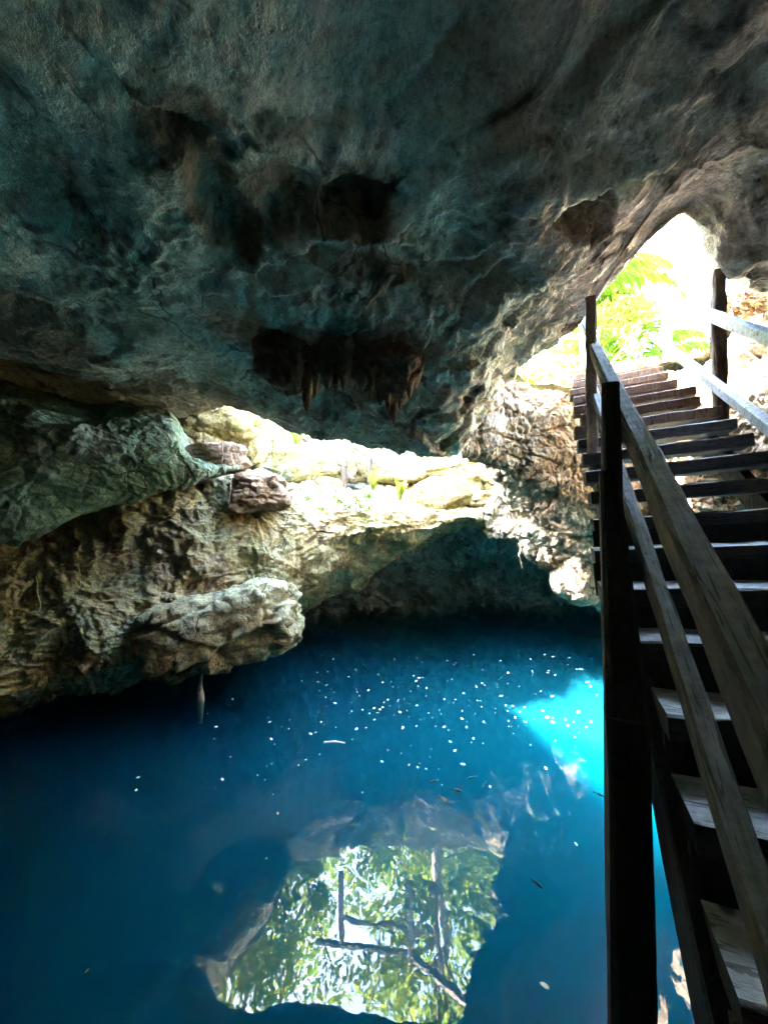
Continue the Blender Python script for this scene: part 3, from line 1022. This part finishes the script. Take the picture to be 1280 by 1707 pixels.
# ------------------------------------------------------------------ boulders
def boulder_mesh(name, dims, seed, res=40, square=3.5, rough=0.10, tilt=0.0):
    u = np.linspace(0, 2 * math.pi, res * 2, endpoint=False)
    v = np.linspace(-math.pi / 2, math.pi / 2, res)
    U, Vv = np.meshgrid(u, v, indexing='ij')
    d = np.stack([np.cos(Vv) * np.cos(U), np.cos(Vv) * np.sin(U), np.sin(Vv)], 2).reshape(-1, 3)
    s = (np.abs(d) ** square).sum(1) ** (-1 / square)
    p = d * s[:, None]
    o_ = seed * 5.3
    fv, fe = facets(p + 0.05 * np.stack([pn(p * 3), pn(p * 3 + 9), pn(p * 3 + 19)], 1), 1.15, seed)
    fv2, fe2 = facets(p, 3.2, seed + 2)
    dd = 0.14 * fbm(p, 0.9, 2, off=o_) + rough * (1.6 * fv + 0.5 * fv2 - 0.5 * (1 - fe)) + 0.035 * fbm(p, 6, 3, off=o_)
    p = p * (1 + dd)[:, None] * (np.array(dims) / 2)
    if tilt:
        c, s_ = math.cos(tilt), math.sin(tilt)
        p = p @ np.array([[c, 0, s_], [0, 1, 0], [-s_, 0, c]])
    return mesh_from(name, p, grid_faces(res * 2, res, True))


def boulder(px0, py0, px1, py1, D, depth, mat, seed, label, square=3.5, rot=0.0, tilt=0.0, res=44, rough=0.10, name='boulder'):
    c = P((px0 + px1) / 2, (py0 + py1) / 2, D)
    w = (px1 - px0) / F * D
    h = (py1 - py0) / F * D
    o = link(name, boulder_mesh(name, (w, depth, h), seed, res, square, rough, tilt), mat, label=label, cat='boulder', group='boulders on the ledge')
    o.location = c
    o.rotation_euler = (0, 0, rot)
    return o


late_base()
boulder(262, 975, 490, 1106, 6.95, 1.5, M['ledge'], 3, 'cracked sunlit boulder jutting from the ledge low over the water', 4.0, 0.3, 0.24, 90, 0.12)
boulder(318, 672, 428, 742, 8.1, 1.2, M['block'], 5, 'rounded orange-brown boulder in the skylight beside the hanging rock', 2.8)
boulder(385, 690, 450, 775, 8.6, 1.0, M['block'], 6, 'sunlit upright boulder behind the rounded orange one', 3.0)
boulder(428, 735, 590, 812, 9.6, 1.0, M['block'], 7, 'broad pale block left of the leaning handrail', 4.5)
boulder(585, 742, 800, 806, 10.0, 0.9, M['block'], 8, 'long sunlit limestone block across the back of the skylight', 5.0)
boulder(795, 760, 872, 845, 9.6, 1.0, M['block'], 9, 'pale block at the pillar end of the skylight', 4.0)
boulder(680, 795, 800, 856, 9.3, 0.9, M['block'], 10, 'low rounded boulder beside the fern plants', 3.0, 0, 0.2)
boulder(780, 822, 850, 848, 9.1, 0.7, M['block'], 11, 'flat slab leaning on the low rounded boulder', 4.0, 0.3, -0.1)
boulder(525, 795, 570, 826, 9.0, 0.4, M['block'], 12, 'small pale stone at the foot of the handrail post', 3.0)
boulder(925, 905, 1015, 1005, 8.0, 1.2, M['pillar'], 13, 'smooth rock bulge low on the pillar by the stairs', 2.6)
boulder(308, 742, 405, 792, 7.05, 0.7, M['dark'], 14, 'black angular rock wedged under the skylight boulders', 4.0, 0, 0.12)
boulder(375, 792, 480, 850, 7.35, 0.8, M['dark'], 15, 'dark brown root-matted rock on the ledge rim', 2.6, 0, -0.1, 60, 0.2)

# ------------------------------------------------------------------ staircase
stair = thing('wooden_staircase', tuple(S(0.2, 0.8, -1.6)), 'steep dark wooden staircase with handrails climbing to the bright opening', 'staircase')
TB = -1.59
up_n = tuple(nn)
k = 0
t = -0.55
tilt = R(4.0)
tread_dir = e1 * math.cos(tilt) + np.array([0, 0, math.sin(tilt)])
TS = []
while t < 6.4:
    TS.append(t)
    t += 0.335
for i, t in enumerate(TS):
    rr_ = random.Random(i)
    c = S(t, 0.62, TB)
    aL = -0.36 + rr_.uniform(-0.06, 0.03)
    if t < 1.35:
        aL = -0.25
    aR = 0.72 + rr_.uniform(-0.05, 0.06)
    if t > 5:
        aR -= 0.12
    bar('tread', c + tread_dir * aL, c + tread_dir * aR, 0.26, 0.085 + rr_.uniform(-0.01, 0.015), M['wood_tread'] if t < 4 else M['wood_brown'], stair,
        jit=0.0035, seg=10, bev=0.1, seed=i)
    if t < 2.6:
        back = _f * -0.085 + np.array([0, 0, -0.135])
        bar('riser', c + back + tread_dir * (aL - 0.0), c + back + tread_dir * (aR - 0.04), 0.03, 0.19, M['wood_dark'], stair, jit=0.004, seg=4, seed=i + 50)
bar('stringer', S(-1.2, 0.36, -1.74), S(6.5, 0.36, -1.74), 0.06, 0.20, M['wood_dark'], stair, up=up_n, seed=80, seg=20)
bar('stringer', S(-1.2, 1.28, -1.74), S(6.5, 1.28, -1.74), 0.06, 0.20, M['wood_dark'], stair, up=up_n, seed=81, seg=20)
# handrails on the pool side
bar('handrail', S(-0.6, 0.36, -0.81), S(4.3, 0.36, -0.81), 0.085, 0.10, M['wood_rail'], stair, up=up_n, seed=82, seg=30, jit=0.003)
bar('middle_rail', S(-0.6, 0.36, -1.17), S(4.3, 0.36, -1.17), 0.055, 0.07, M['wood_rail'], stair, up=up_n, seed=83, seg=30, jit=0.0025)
bar('handrail', S(4.2, 0.37, -0.80), S(6.6, 0.37, -0.80), 0.07, 0.08, M['rail_pale'], stair, up=up_n, seed=84, seg=12)
# handrails on the rock side
bar('handrail', S(1.2, 1.30, -0.77), S(6.7, 1.30, -0.77), 0.07, 0.085, M['rail_pale'], stair, up=up_n, seed=85, seg=16, jit=0.003)
bar('middle_rail', S(1.2, 1.30, -1.27), S(6.7, 1.30, -1.27), 0.07, 0.08, M['rail_pale'], stair, up=up_n, seed=86, seg=16, jit=0.003)


def vpost(name, pxc, D, py_top, w, mat, parent, z0=None, py_bot=None, seed=0, dx=0.0):
    a = P(pxc, py_top, D)
    zb = z0 if z0 is not None else P(pxc, py_bot, D)[2]
    return bar(name, (a[0] + dx, a[1], zb), a, w, w, mat, parent, up=tuple(_f), seed=seed, seg=16, jit=0.005)


vpost('post', 1036, 1.47, 1190, 0.140, M['wood_dark'], stair, z0=-3, seed=90, dx=0.02)
bar('post_splice', P(1043, 1200, 1.472), P(1014, 790, 1.86), 0.139, 0.139, M['wood_dark'], stair, up=tuple(_f), seed=95, seg=10, taper=0.58, jit=0.002)
vpost('post', 1013, 1.9, 640, 0.078, M['wood_dark'], stair, z0=-3, seed=91, dx=0.01)
vpost('post', 985, 3.4, 497, 0.085, M['wood_post'], stair, py_bot=800, seed=92)
vpost('post', 1194, 3.45, 452, 0.10, M['wood_brown'], stair, py_bot=760, seed=93)
vpost('post', 1232, 2.2, 1100, 0.11, M['wood_dark'], stair, z0=-3, seed=94)
# landing deck at the top
for i in range(5):
    c = S(6.55, 0.8, TB) + np.array([0, 0, 0.02]) + _f * 0.17 * i
    bar('deck_board', c - e1 * 0.55, c + e1 * 0.55, 0.15, 0.04, M['wood_pale'], stair, seed=100 + i, seg=6)

# ------------------------------------------------------------------ rustic fences
fence = thing('landing_fence', tuple(P(1111, 605, 6.9)), 'sunlit wooden guard fence at the head of the stairs', 'fence')
vpost('post', 1111, 6.9, 500, 0.13, M['wood_far'], fence, py_bot=612, seed=110)
bar('rail', P(1106, 494, 6.9), P(1190, 458, 6.4), 0.09, 0.09, M['wood_far'], fence, seed=111)
bar('rail', P(1106, 536, 6.9), P(1180, 512, 6.4), 0.09, 0.08, M['wood_far'], fence, seed=112)
fence2 = thing('rim_fence', tuple(P(970, 640, 6.5)), 'pale wooden fence on the ground left of the stair head', 'fence')
vpost('post', 971, 6.5, 510, 0.12, M['wood_sun'], fence2, py_bot=645, seed=113)
bar('rail', P(975, 598, 6.5), P(860, 594, 7.4), 0.07, 0.08, M['wood_sun'], fence2, seed=114)
bar('rail', P(975, 562, 6.5), P(880, 560, 7.4), 0.07, 0.08, M['wood_sun'], fence2, seed=115)
vpost('post', 862, 7.4, 540, 0.11, M['wood_sun'], fence2, py_bot=640, seed=116)
# handrail of the steps that lead down into the skylight
rl = thing('leaning_handrail', tuple(P(575, 822, 9.0)), 'wooden handrail with posts standing in the sunlit skylight', 'handrail')
vpost('post', 574, 9.0, 768, 0.12, M['wood_far'], rl, py_bot=824, seed=120)
vpost('post', 616, 9.4, 748, 0.10, M['wood_far'], rl, py_bot=806, seed=121)
bar('rail', P(500, 728, 9.5), P(577, 778, 8.95), 0.08, 0.08, M['wood_far'], rl, seed=122)
bar('rail', P(500, 745, 9.5), P(590, 800, 8.95), 0.08, 0.08, M['wood_far'], rl, seed=123)
bar('rail', P(585, 738, 9.6), P(645, 786, 9.3), 0.08, 0.08, M['wood_far'], rl, seed=124)
# rails across the top of the skylight, seen in the water
tf = thing('skylight_fence', (-0.9, 9.7, 5.4), 'weathered fence along the skylight rim, mirrored in the water', 'fence')
bar('post', (-1.0, 9.2, 5.2), (-1.0, 9.2, 6.9), 0.12, 0.12, M['wood_rail'], tf, up=(0, 1, 0), seed=130)
bar('post', (0.6, 8.9, 5.2), (0.6, 8.9, 6.9), 0.12, 0.12, M['wood_rail'], tf, up=(0, 1, 0), seed=131)
bar('rail', (-1.6, 9.2, 6.8), (0.7, 8.95, 6.8), 0.10, 0.10, M['wood_rail'], tf, seed=132)
bar('rail', (-1.0, 9.25, 6.3), (0.7, 8.98, 6.3), 0.09, 0.09, M['wood_rail'], tf, seed=133)
bar('rail', (0.6, 8.9, 6.75), (2.4, 7.3, 6.6), 0.12, 0.12, M['wood_rail'], tf, seed=134)


# ------------------------------------------------------------------ plants
def leaf_cloud(name, centers, radii, nper, size, seed):
    r = np.random.default_rng(seed)
    Vs, Fs = [], []
    base = 0
    for c, rad in zip(centers, radii):
        d = r.normal(size=(nper, 3))
        d /= np.linalg.norm(d, axis=1)[:, None]
        rr = rad * r.uniform(0.25, 1.05, nper) ** 0.6
        p = np.array(c) + d * rr[:, None] * np.array([1, 1, 0.7])
        a = r.normal(size=(nper, 3))
        a /= np.linalg.norm(a, axis=1)[:, None]
        b_ = np.cross(a, r.normal(size=(nper, 3)))
        b_ /= np.linalg.norm(b_, axis=1)[:, None]
        s = size * r.uniform(0.6, 1.4, nper)[:, None]
        v = np.stack([p - a * s, p + b_ * s * 0.45, p + a * s, p - b_ * s * 0.45], 1)
        Vs.append(v.reshape(-1, 3))
        f = base + np.arange(nper * 4).reshape(-1, 4)
        Fs.append(f)
        base += nper * 4
    return mesh_from(name, np.concatenate(Vs), np.concatenate(Fs), smooth=False)


tree_protos = []
for s in range(3):
    r = random.Random(s + 20)
    hgt = 7.5
    limbs = []
    cents, rads = [], []
    trunk_pts = [(0, 0, -0.5), (0.1 * r.uniform(-1, 1), 0.1, 1.5), (0.2 * r.uniform(-1, 1), 0.2 * r.uniform(-1, 1), 3.5), (0.3 * r.uniform(-1, 1), 0.3, 6.2)]
    for k_ in range(26):
        th = r.uniform(0, 2 * math.pi)
        z = r.uniform(2.6, 8.4)
        rad = r.uniform(0.5, 2.6) * (1.15 - abs(z - 5.5) / 6)
        cents.append((rad * math.cos(th), rad * math.sin(th), z))
        rads.append(r.uniform(0.5, 1.05))
        if k_ % 2 == 0:
            limbs.append([(0.1, 0.1, max(1.6, z - 2.2)), (rad * 0.5 * math.cos(th), rad * 0.5 * math.sin(th), z - 0.8), (rad * math.cos(th), rad * math.sin(th), z)])
    tm = tube_mesh('trunk', trunk_pts, [0.16, 0.13, 0.10, 0.04])
    lm = [tube_mesh('limb', l, [0.06, 0.04, 0.015], 6) for l in limbs]
    cm = leaf_cloud('crown', cents, rads, 170, 0.13, s)
    tree_protos.append((tm, lm, cm))
TREES = [(-3.2, 15.0, 1.0, 0), (0.9, 17.0, 0.9, 1), (1.6, 11.3, 1.0, 2), (-6.5, 16.5, 1.1, 1), (-2.2, 21, 1.1, 2), (3.4, 20, 1.1, 0),
         (6.2, 15.5, 1.2, 1), (5.6, 9.6, 0.7, 0), (-11.5, 17.5, 1.1, 2), (3.5, 17.5, 1.2, 2), (-4.5, 22, 1.6, 0), (6, 23, 1.6, 1), (11, 7.5, 1.0, 1),
         (-0.6, 2.6, 0.95, 0), (0.4, 4.2, 0.8, 2), (-6.2, 11.0, 1.0, 1), (-3.6, 11.4, 0.8, 0)]  # these four are added to shade the stair opening and the ledge
TWORD = ['leaning over the far rim of the skylight, seen mirrored in the pool', 'straight behind the skylight, mirrored in the pool',
         'beside the fence, mirrored at the pillar side of the pool', 'second back from the far rim', 'tall, in the middle of the second row',
         'tall, behind the fence in the second row', 'behind the ground left of the stair head', 'small, just beyond the pale fence',
         'farthest from the stairs', 'between the tall ones of the second row', 'tallest, at the back on the skylight side', 'tallest, at the back behind the pillar',
         'low on the slope past the stair head', 'added unseen on the cave roof to shade the stair opening',
         'small, added unseen on the roof edge to shade the stairs', 'added left of the skylight to shade the ledge',
         'small, added at the back left corner of the skylight to shade the ledge']
for i, (x, y, sc, pi_) in enumerate(TREES):
    tm, lm, cm = tree_protos[pi_]
    t_ = thing('forest_tree', (x, y, 5.6 if y > 6 or x < -1 else 6.5), 'leafy green tree ' + TWORD[i], 'tree', 'trees around the skylight')
    t_.scale = (sc, sc, sc)
    t_.rotation_euler = (0, 0, i * 1.3)
    o = link('trunk', tm, M['bark'], t_)
    for l in lm:
        link('limb', l, M['bark'], o)
    link('crown', cm, M['leaf'] if pi_ != 1 else M['leaf'], t_)


def frond_mesh(name, L, droop, nleaf, ll, seed):
    r = random.Random(seed)
    V, Fc = [], []
    pts = []
    for i in range(13):
        t = i / 12
        pts.append(np.array([L * t * (1 - 0.18 * t * droop), 0, L * (0.75 * t - droop * 0.95 * t * t)]))
    for i in range(12):
        a, b_ = pts[i], pts[i + 1]
        w = 0.018 * (1 - i / 14)
        n0 = len(V)
        V += [a + (0, w, 0), a - (0, w, 0), b_ - (0, w, 0), b_ + (0, w, 0)]
        Fc.append((n0, n0 + 1, n0 + 2, n0 + 3))
    for k_ in range(nleaf):
        t = 0.12 + 0.88 * k_ / nleaf
        i = min(int(t * 12), 11)
        c = pts[i] + (pts[i + 1] - pts[i]) * (t * 12 - i)
        for sd in (-1, 1):
            l = ll * (1 - 0.55 * abs(t - 0.45) * 2) * r.uniform(0.85, 1.1)
            dirv = np.array([0.55, sd * 0.8, -0.35 - 0.5 * r.random()])
            dirv /= np.linalg.norm(dirv)
            m = c + dirv * l * 0.5 + np.array([0, 0, 0.04 * l])
            e = c + dirv * l + np.array([0, 0, -0.15 * l])
            wv_ = np.array([0.03, 0, 0.0]) * (0.8 + l)
            n0 = len(V)
            V += [c - wv_ * 0.5, c + wv_ * 0.5, m + wv_, m - wv_, e]
            Fc += [(n0, n0 + 1, n0 + 2, n0 + 3), (n0 + 3, n0 + 2, n0 + 4)]
    return mesh_from(name, V, Fc, smooth=False)


fr_meshes = [frond_mesh('frond', 2.2, 0.75 + 0.12 * i, 34, 0.55, i) for i in range(3)]


def palm(loc, h, nf, scale, label, cat='palm'):
    t_ = thing('palm', loc, label, cat, 'palms at the stair head')
    link('trunk', tube_mesh('trunk', [(0, 0, -0.4), (0.05, 0, h * 0.5), (0, 0.05, h)], [0.10, 0.08, 0.06]), M['bark'], t_)
    for i in range(nf):
        o = link('frond', fr_meshes[i % 3], M['leaf_palm'], t_)
        o.location = (0, 0.05, h)
        o.rotation_euler = (0, R(random.uniform(-25, 10)), i * 2 * math.pi / nf + random.uniform(-0.2, 0.2))
        o.scale = (scale, scale, scale)
    return t_


palm((4.6, 8.6, 5.6), 2.6, 12, 1.0, 'bright green palm rising behind the stair head')
palm((6.4, 9.6, 5.8), 1.2, 10, 0.9, 'low palm on the slope right of the stair head')
palm((4.0, 10.6, 5.6), 3.2, 11, 1.0, 'taller palm farther behind the stair head')


def rosette(px, py, D, size, n, label, mat='leaf_lime'):
    """strap-leaved plant"""
    t_ = thing('bromeliad', tuple(P(px, py, D)), label, 'plant', 'strap-leaved plants in the skylight')
    for i in range(n):
        r = random.Random(i + px)
        th = i * 2.399
        L = size * r.uniform(0.75, 1.1)
        lean = r.uniform(0.15, 0.75)
        V, Fc = [], []
        for k_ in range(7):
            u = k_ / 6
            w = 0.055 * size * 2.2 * (0.35 + 1.2 * u) * (1 - u ** 4) + 0.003
            rr_ = L * lean * u * u + 0.02
            z = L * u * (1 - 0.25 * lean * u)
            c = np.array([rr_ * math.cos(th), rr_ * math.sin(th), z])
            sd = np.array([-math.sin(th), math.cos(th), 0]) * w
            V += [c - sd, c + sd]
        for k_ in range(6):
            Fc.append((2 * k_, 2 * k_ + 1, 2 * k_ + 3, 2 * k_ + 2))
        link('leaf', mesh_from('leaf', V, Fc), M[mat], t_)
    return t_


rosette(622, 818, 8.9, 0.50, 11, 'bright lime strap-leaved plant behind the handrail post')
rosette(667, 834, 8.75, 0.52, 12, 'bright lime strap-leaved plant in front of the low boulder')
rosette(494, 745, 9.2, 0.42, 10, 'small lime plant high beside the top of the handrail')
rosette(424, 722, 8.0, 0.35, 9, 'small lime plant on the upright boulder')
rosette(950, 640, 6.4, 0.30, 10, 'yellow-green plant at the foot of the pale fence')

# ------------------------------------------------------------------ root hanging into the pool
rt = P(337, 1095, 6.5)
wl = P(334, 1165, 6.5)
pts = [rt + (wl - rt) * t + np.array([0.012 * math.sin(t * 7), 0, 0]) for t in np.linspace(0, 1, 9)]
pts.append(pts[-1] + np.array([0, 0, -0.4]))
rad = [0.035, 0.028, 0.024, 0.022, 0.024, 0.030, 0.042, 0.055, 0.06, 0.03]
link('hanging_root', tube_mesh('hanging_root', pts, rad, 10), M['root'], label='thin tan root hanging from the ledge into the water', cat='root')

# ------------------------------------------------------------------ fine roots and dry leaves
def root_strand(px, py, D, dx, dy, sag, rad, seed, label, group, mat='root'):
    r = random.Random(seed)
    a, c_ = P(px, py, D), P(px + dx, py + dy, D + 0.05)
    pts = []
    for i in range(9):
        t = i / 8
        q = a + (c_ - a) * t + np.array([r.uniform(-1, 1), -0.5 + r.uniform(-0.4, 0.4), -4 * t * (1 - t)]) * sag * (1 if 0 < i < 8 else 0)
        pts.append(q)
    return link('root_strand', tube_mesh('root_strand', pts, [rad * (1 - 0.7 * i / 8) for i in range(9)], 6), M[mat], label=label, cat='root', group=group)


for i, (x, y, D_, dx, dy, lab) in enumerate([
        (1225, 640, 4.35, 30, 60, 'pale root draped down the earth slope just right of the stair post'),
        (1245, 600, 4.25, -18, 75, 'twisted pale root above the middle rail'),
        (1262, 655, 4.0, 12, 70, 'thick root nearest the frame edge on the earth slope'),
        (1215, 590, 4.6, 14, 80, 'long root hanging behind the stair post'),
        (1250, 690, 4.0, 26, 40, 'short root under the middle rail')]):
    root_strand(x, y, D_, dx, dy, 0.05, 0.013, i, lab, 'roots on the earth slope')
for i, (x, y, D_, dx, dy, lab) in enumerate([
        (245, 690, 5.6, 55, 14, 'dry twig sticking out of the crevice above the hanging rock'),
        (262, 682, 5.6, 40, 20, 'thin dry twig crossing the first one in the crevice'),
        (372, 735, 6.3, 2, 90, 'thin root hanging straight down past the black rock'),
        (385, 790, 6.6, -4, 60, 'thin root hanging below the black rock'),
        (130, 940, 6.1, 10, 110, 'wispy root on the shaded brown wall'),
        (60, 960, 5.9, 14, 90, 'wispy root low on the shaded wall by the frame edge'),
        (865, 905, 8.0, 4, 45, 'root hanging from the flowstone curtain')]):
    root_strand(x, y, D_, dx, dy, 0.03, 0.008, i + 30, lab, 'roots and twigs on the cave wall')
dl = np.array([P(1235 + random.gauss(0, 22), 500 + random.gauss(0, 20), 4.35) for _ in range(26)])
link('dry_leaves', leaf_cloud('dry_leaves', dl, [0.10] * 26, 16, 0.055, 77), M['leaf_dry'], kind='stuff', label='reddish dry leaves caught on the rock right of the stair post')
gl_ = np.array([P(random.uniform(815, 965), random.uniform(622, 640), 6.35 + random.uniform(0, 0.5)) for _ in range(60)])
link('leaf_litter', leaf_cloud('leaf_litter', gl_, [0.10] * 60, 22, 0.045, 78), M['leaf_lime'], kind='stuff', label='yellow-green low growth along the top of the pillar')
ml_ = np.array([P(random.uniform(430, 620), random.uniform(812, 850), 8.0 + random.uniform(-0.2, 0.3)) for _ in range(40)])
link('moss', leaf_cloud('moss', ml_, [0.09] * 40, 24, 0.03, 79), M['leaf_palm'], kind='stuff', label='yellow-green moss on the rim of the ledge')

# ------------------------------------------------------------------ floating petals, twig and fish
def chip_mesh(seed):
    r = random.Random(seed)
    V, k_ = [], 7
    for zz_ in (0, 0.12):
        for j in range(k_):
            th = 2 * math.pi * j / k_
            q = 1 + r.uniform(-0.2, 0.2)
            V.append((0.5 * q * math.cos(th) * 1.5, 0.5 * q * math.sin(th) * 0.8, zz_ + 0.03 * r.random()))
    Fc = [tuple(range(k_))[::-1], tuple(range(k_, 2 * k_))] + [(j, (j + 1) % k_, (j + 1) % k_ + k_, j + k_) for j in range(k_)]
    return mesh_from('petal', V, Fc, smooth=False)


chips = [chip_mesh(i) for i in range(4)]
chips_dry = [chip_mesh(i + 9) for i in range(4)]
for c_ in chips_dry:
    c_.materials.append(M['leaf_dry'])
r = random.Random(12)
big = [(230, 1297), (227, 1318), (518, 1224), (533, 1258), (560, 1213), (694, 1211), (805, 1240), (604, 1322), (455, 1325), (444, 1432),
       (463, 1357), (145, 1620), (960, 1408), (981, 1470), (908, 1645), (470, 1212), (380, 1176), (346, 1190), (453, 1274), (780, 1110)]
PET = {0: 'pale petal with another just below it, alone over the dark water', 1: 'lower of the two petals alone over the dark water',
       9: 'pale petal alone beside the mirrored trees, pool side', 11: 'pale petal farthest out in the dark near corner of the pool',
       12: 'upper of two petals between the mirrored trees and the stair post', 13: 'lower petal beside the stair post, next to the mirrored trees',
       14: 'lone petal nearest the foot of the stair post'}
spots = list(big)
while len(spots) < 270:
    x = r.gauss(760, 150)
    y = r.gauss(1150, 55)
    if r.random() < 0.15:
        x, y = r.uniform(330, 1000), r.uniform(1090, 1320)
    if 330 < x < 1000 and 1075 < y < 1340 and y > 1090 + max(0, (520 - x)) * 0.25:
        spots.append((x, y))
for i, (x, y) in enumerate(spots):
    q = ray(x, y)
    w_ = CAM + q * (-H0 / q[2])
    o = link('floating_petal', chips[i % 4] if r.random() > 0.2 else chips_dry[i % 4], M['petal'], label=PET.get(i, 'small pale fallen petal in the drift of petals floating on the blue pool'), cat='petal', group='petals floating on the pool')
    sz = 0.009 + 0.034 * r.random() ** 2.2 * (1.1 if i < 20 else 1)
    o.scale = (sz, sz, sz)
    o.rotation_euler = (0, 0, r.uniform(0, 6))
    o.location = (w_[0], w_[1], 0.002)
q0 = CAM + ray(540, 1238) * (-H0 / ray(540, 1238)[2])
q1 = CAM + ray(575, 1239) * (-H0 / ray(575, 1239)[2])
link('floating_twig', tube_mesh('floating_twig', [q0, (q0 + q1) / 2 + (0, 0.02, 0.004), q1], [0.012, 0.016, 0.008], 6), M['petal'],
     label='pale twig floating in the middle of the pool', cat='twig')


def fish_mesh():
    V, Fc = [], []
    prof = [(0, 0.02), (0.12, 0.10), (0.35, 0.15), (0.6, 0.10), (0.8, 0.035), (1.0, 0.14)]
    k_ = 8
    for x, h in prof:
        for j in range(k_):
            th = 2 * math.pi * j / k_
            V.append((x - 0.4, (0.45 if x < 0.85 else 0.1) * h * math.cos(th), h * math.sin(th)))
    for i in range(len(prof) - 1):
        for j in range(k_):
            Fc.append((i * k_ + j, i * k_ + (j + 1) % k_, (i + 1) * k_ + (j + 1) % k_, (i + 1) * k_ + j))
    Fc += [tuple(range(k_))[::-1], tuple((len(prof) - 1) * k_ + j for j in range(k_))]
    return mesh_from('fish', V, Fc)


fm = fish_mesh()
for i, (x, y, an) in enumerate([(722, 1303, 0.4), (741, 1332, 2.4), (786, 1297, 0.2), (806, 1309, 0.9), (763, 1318, 2.8), (897, 1475, 2.2), (1000, 1325, 2.4)]):
    q = ray(x, y)
    w_ = CAM + q * (-(H0 + 0.12) / q[2])
    o = link('fish', fm, M['fish'], label={5: 'lone dark fish just under the surface beside the mirrored trees', 6: 'dark fish just under the surface next to the stair post'}.get(i, 'small dark fish in the loose shoal under the surface above the mirrored trees'), cat='fish', group='small dark fish')
    o.location = w_
    o.scale = (0.12, 0.12, 0.12)
    o.rotation_euler = (0, 0, an)
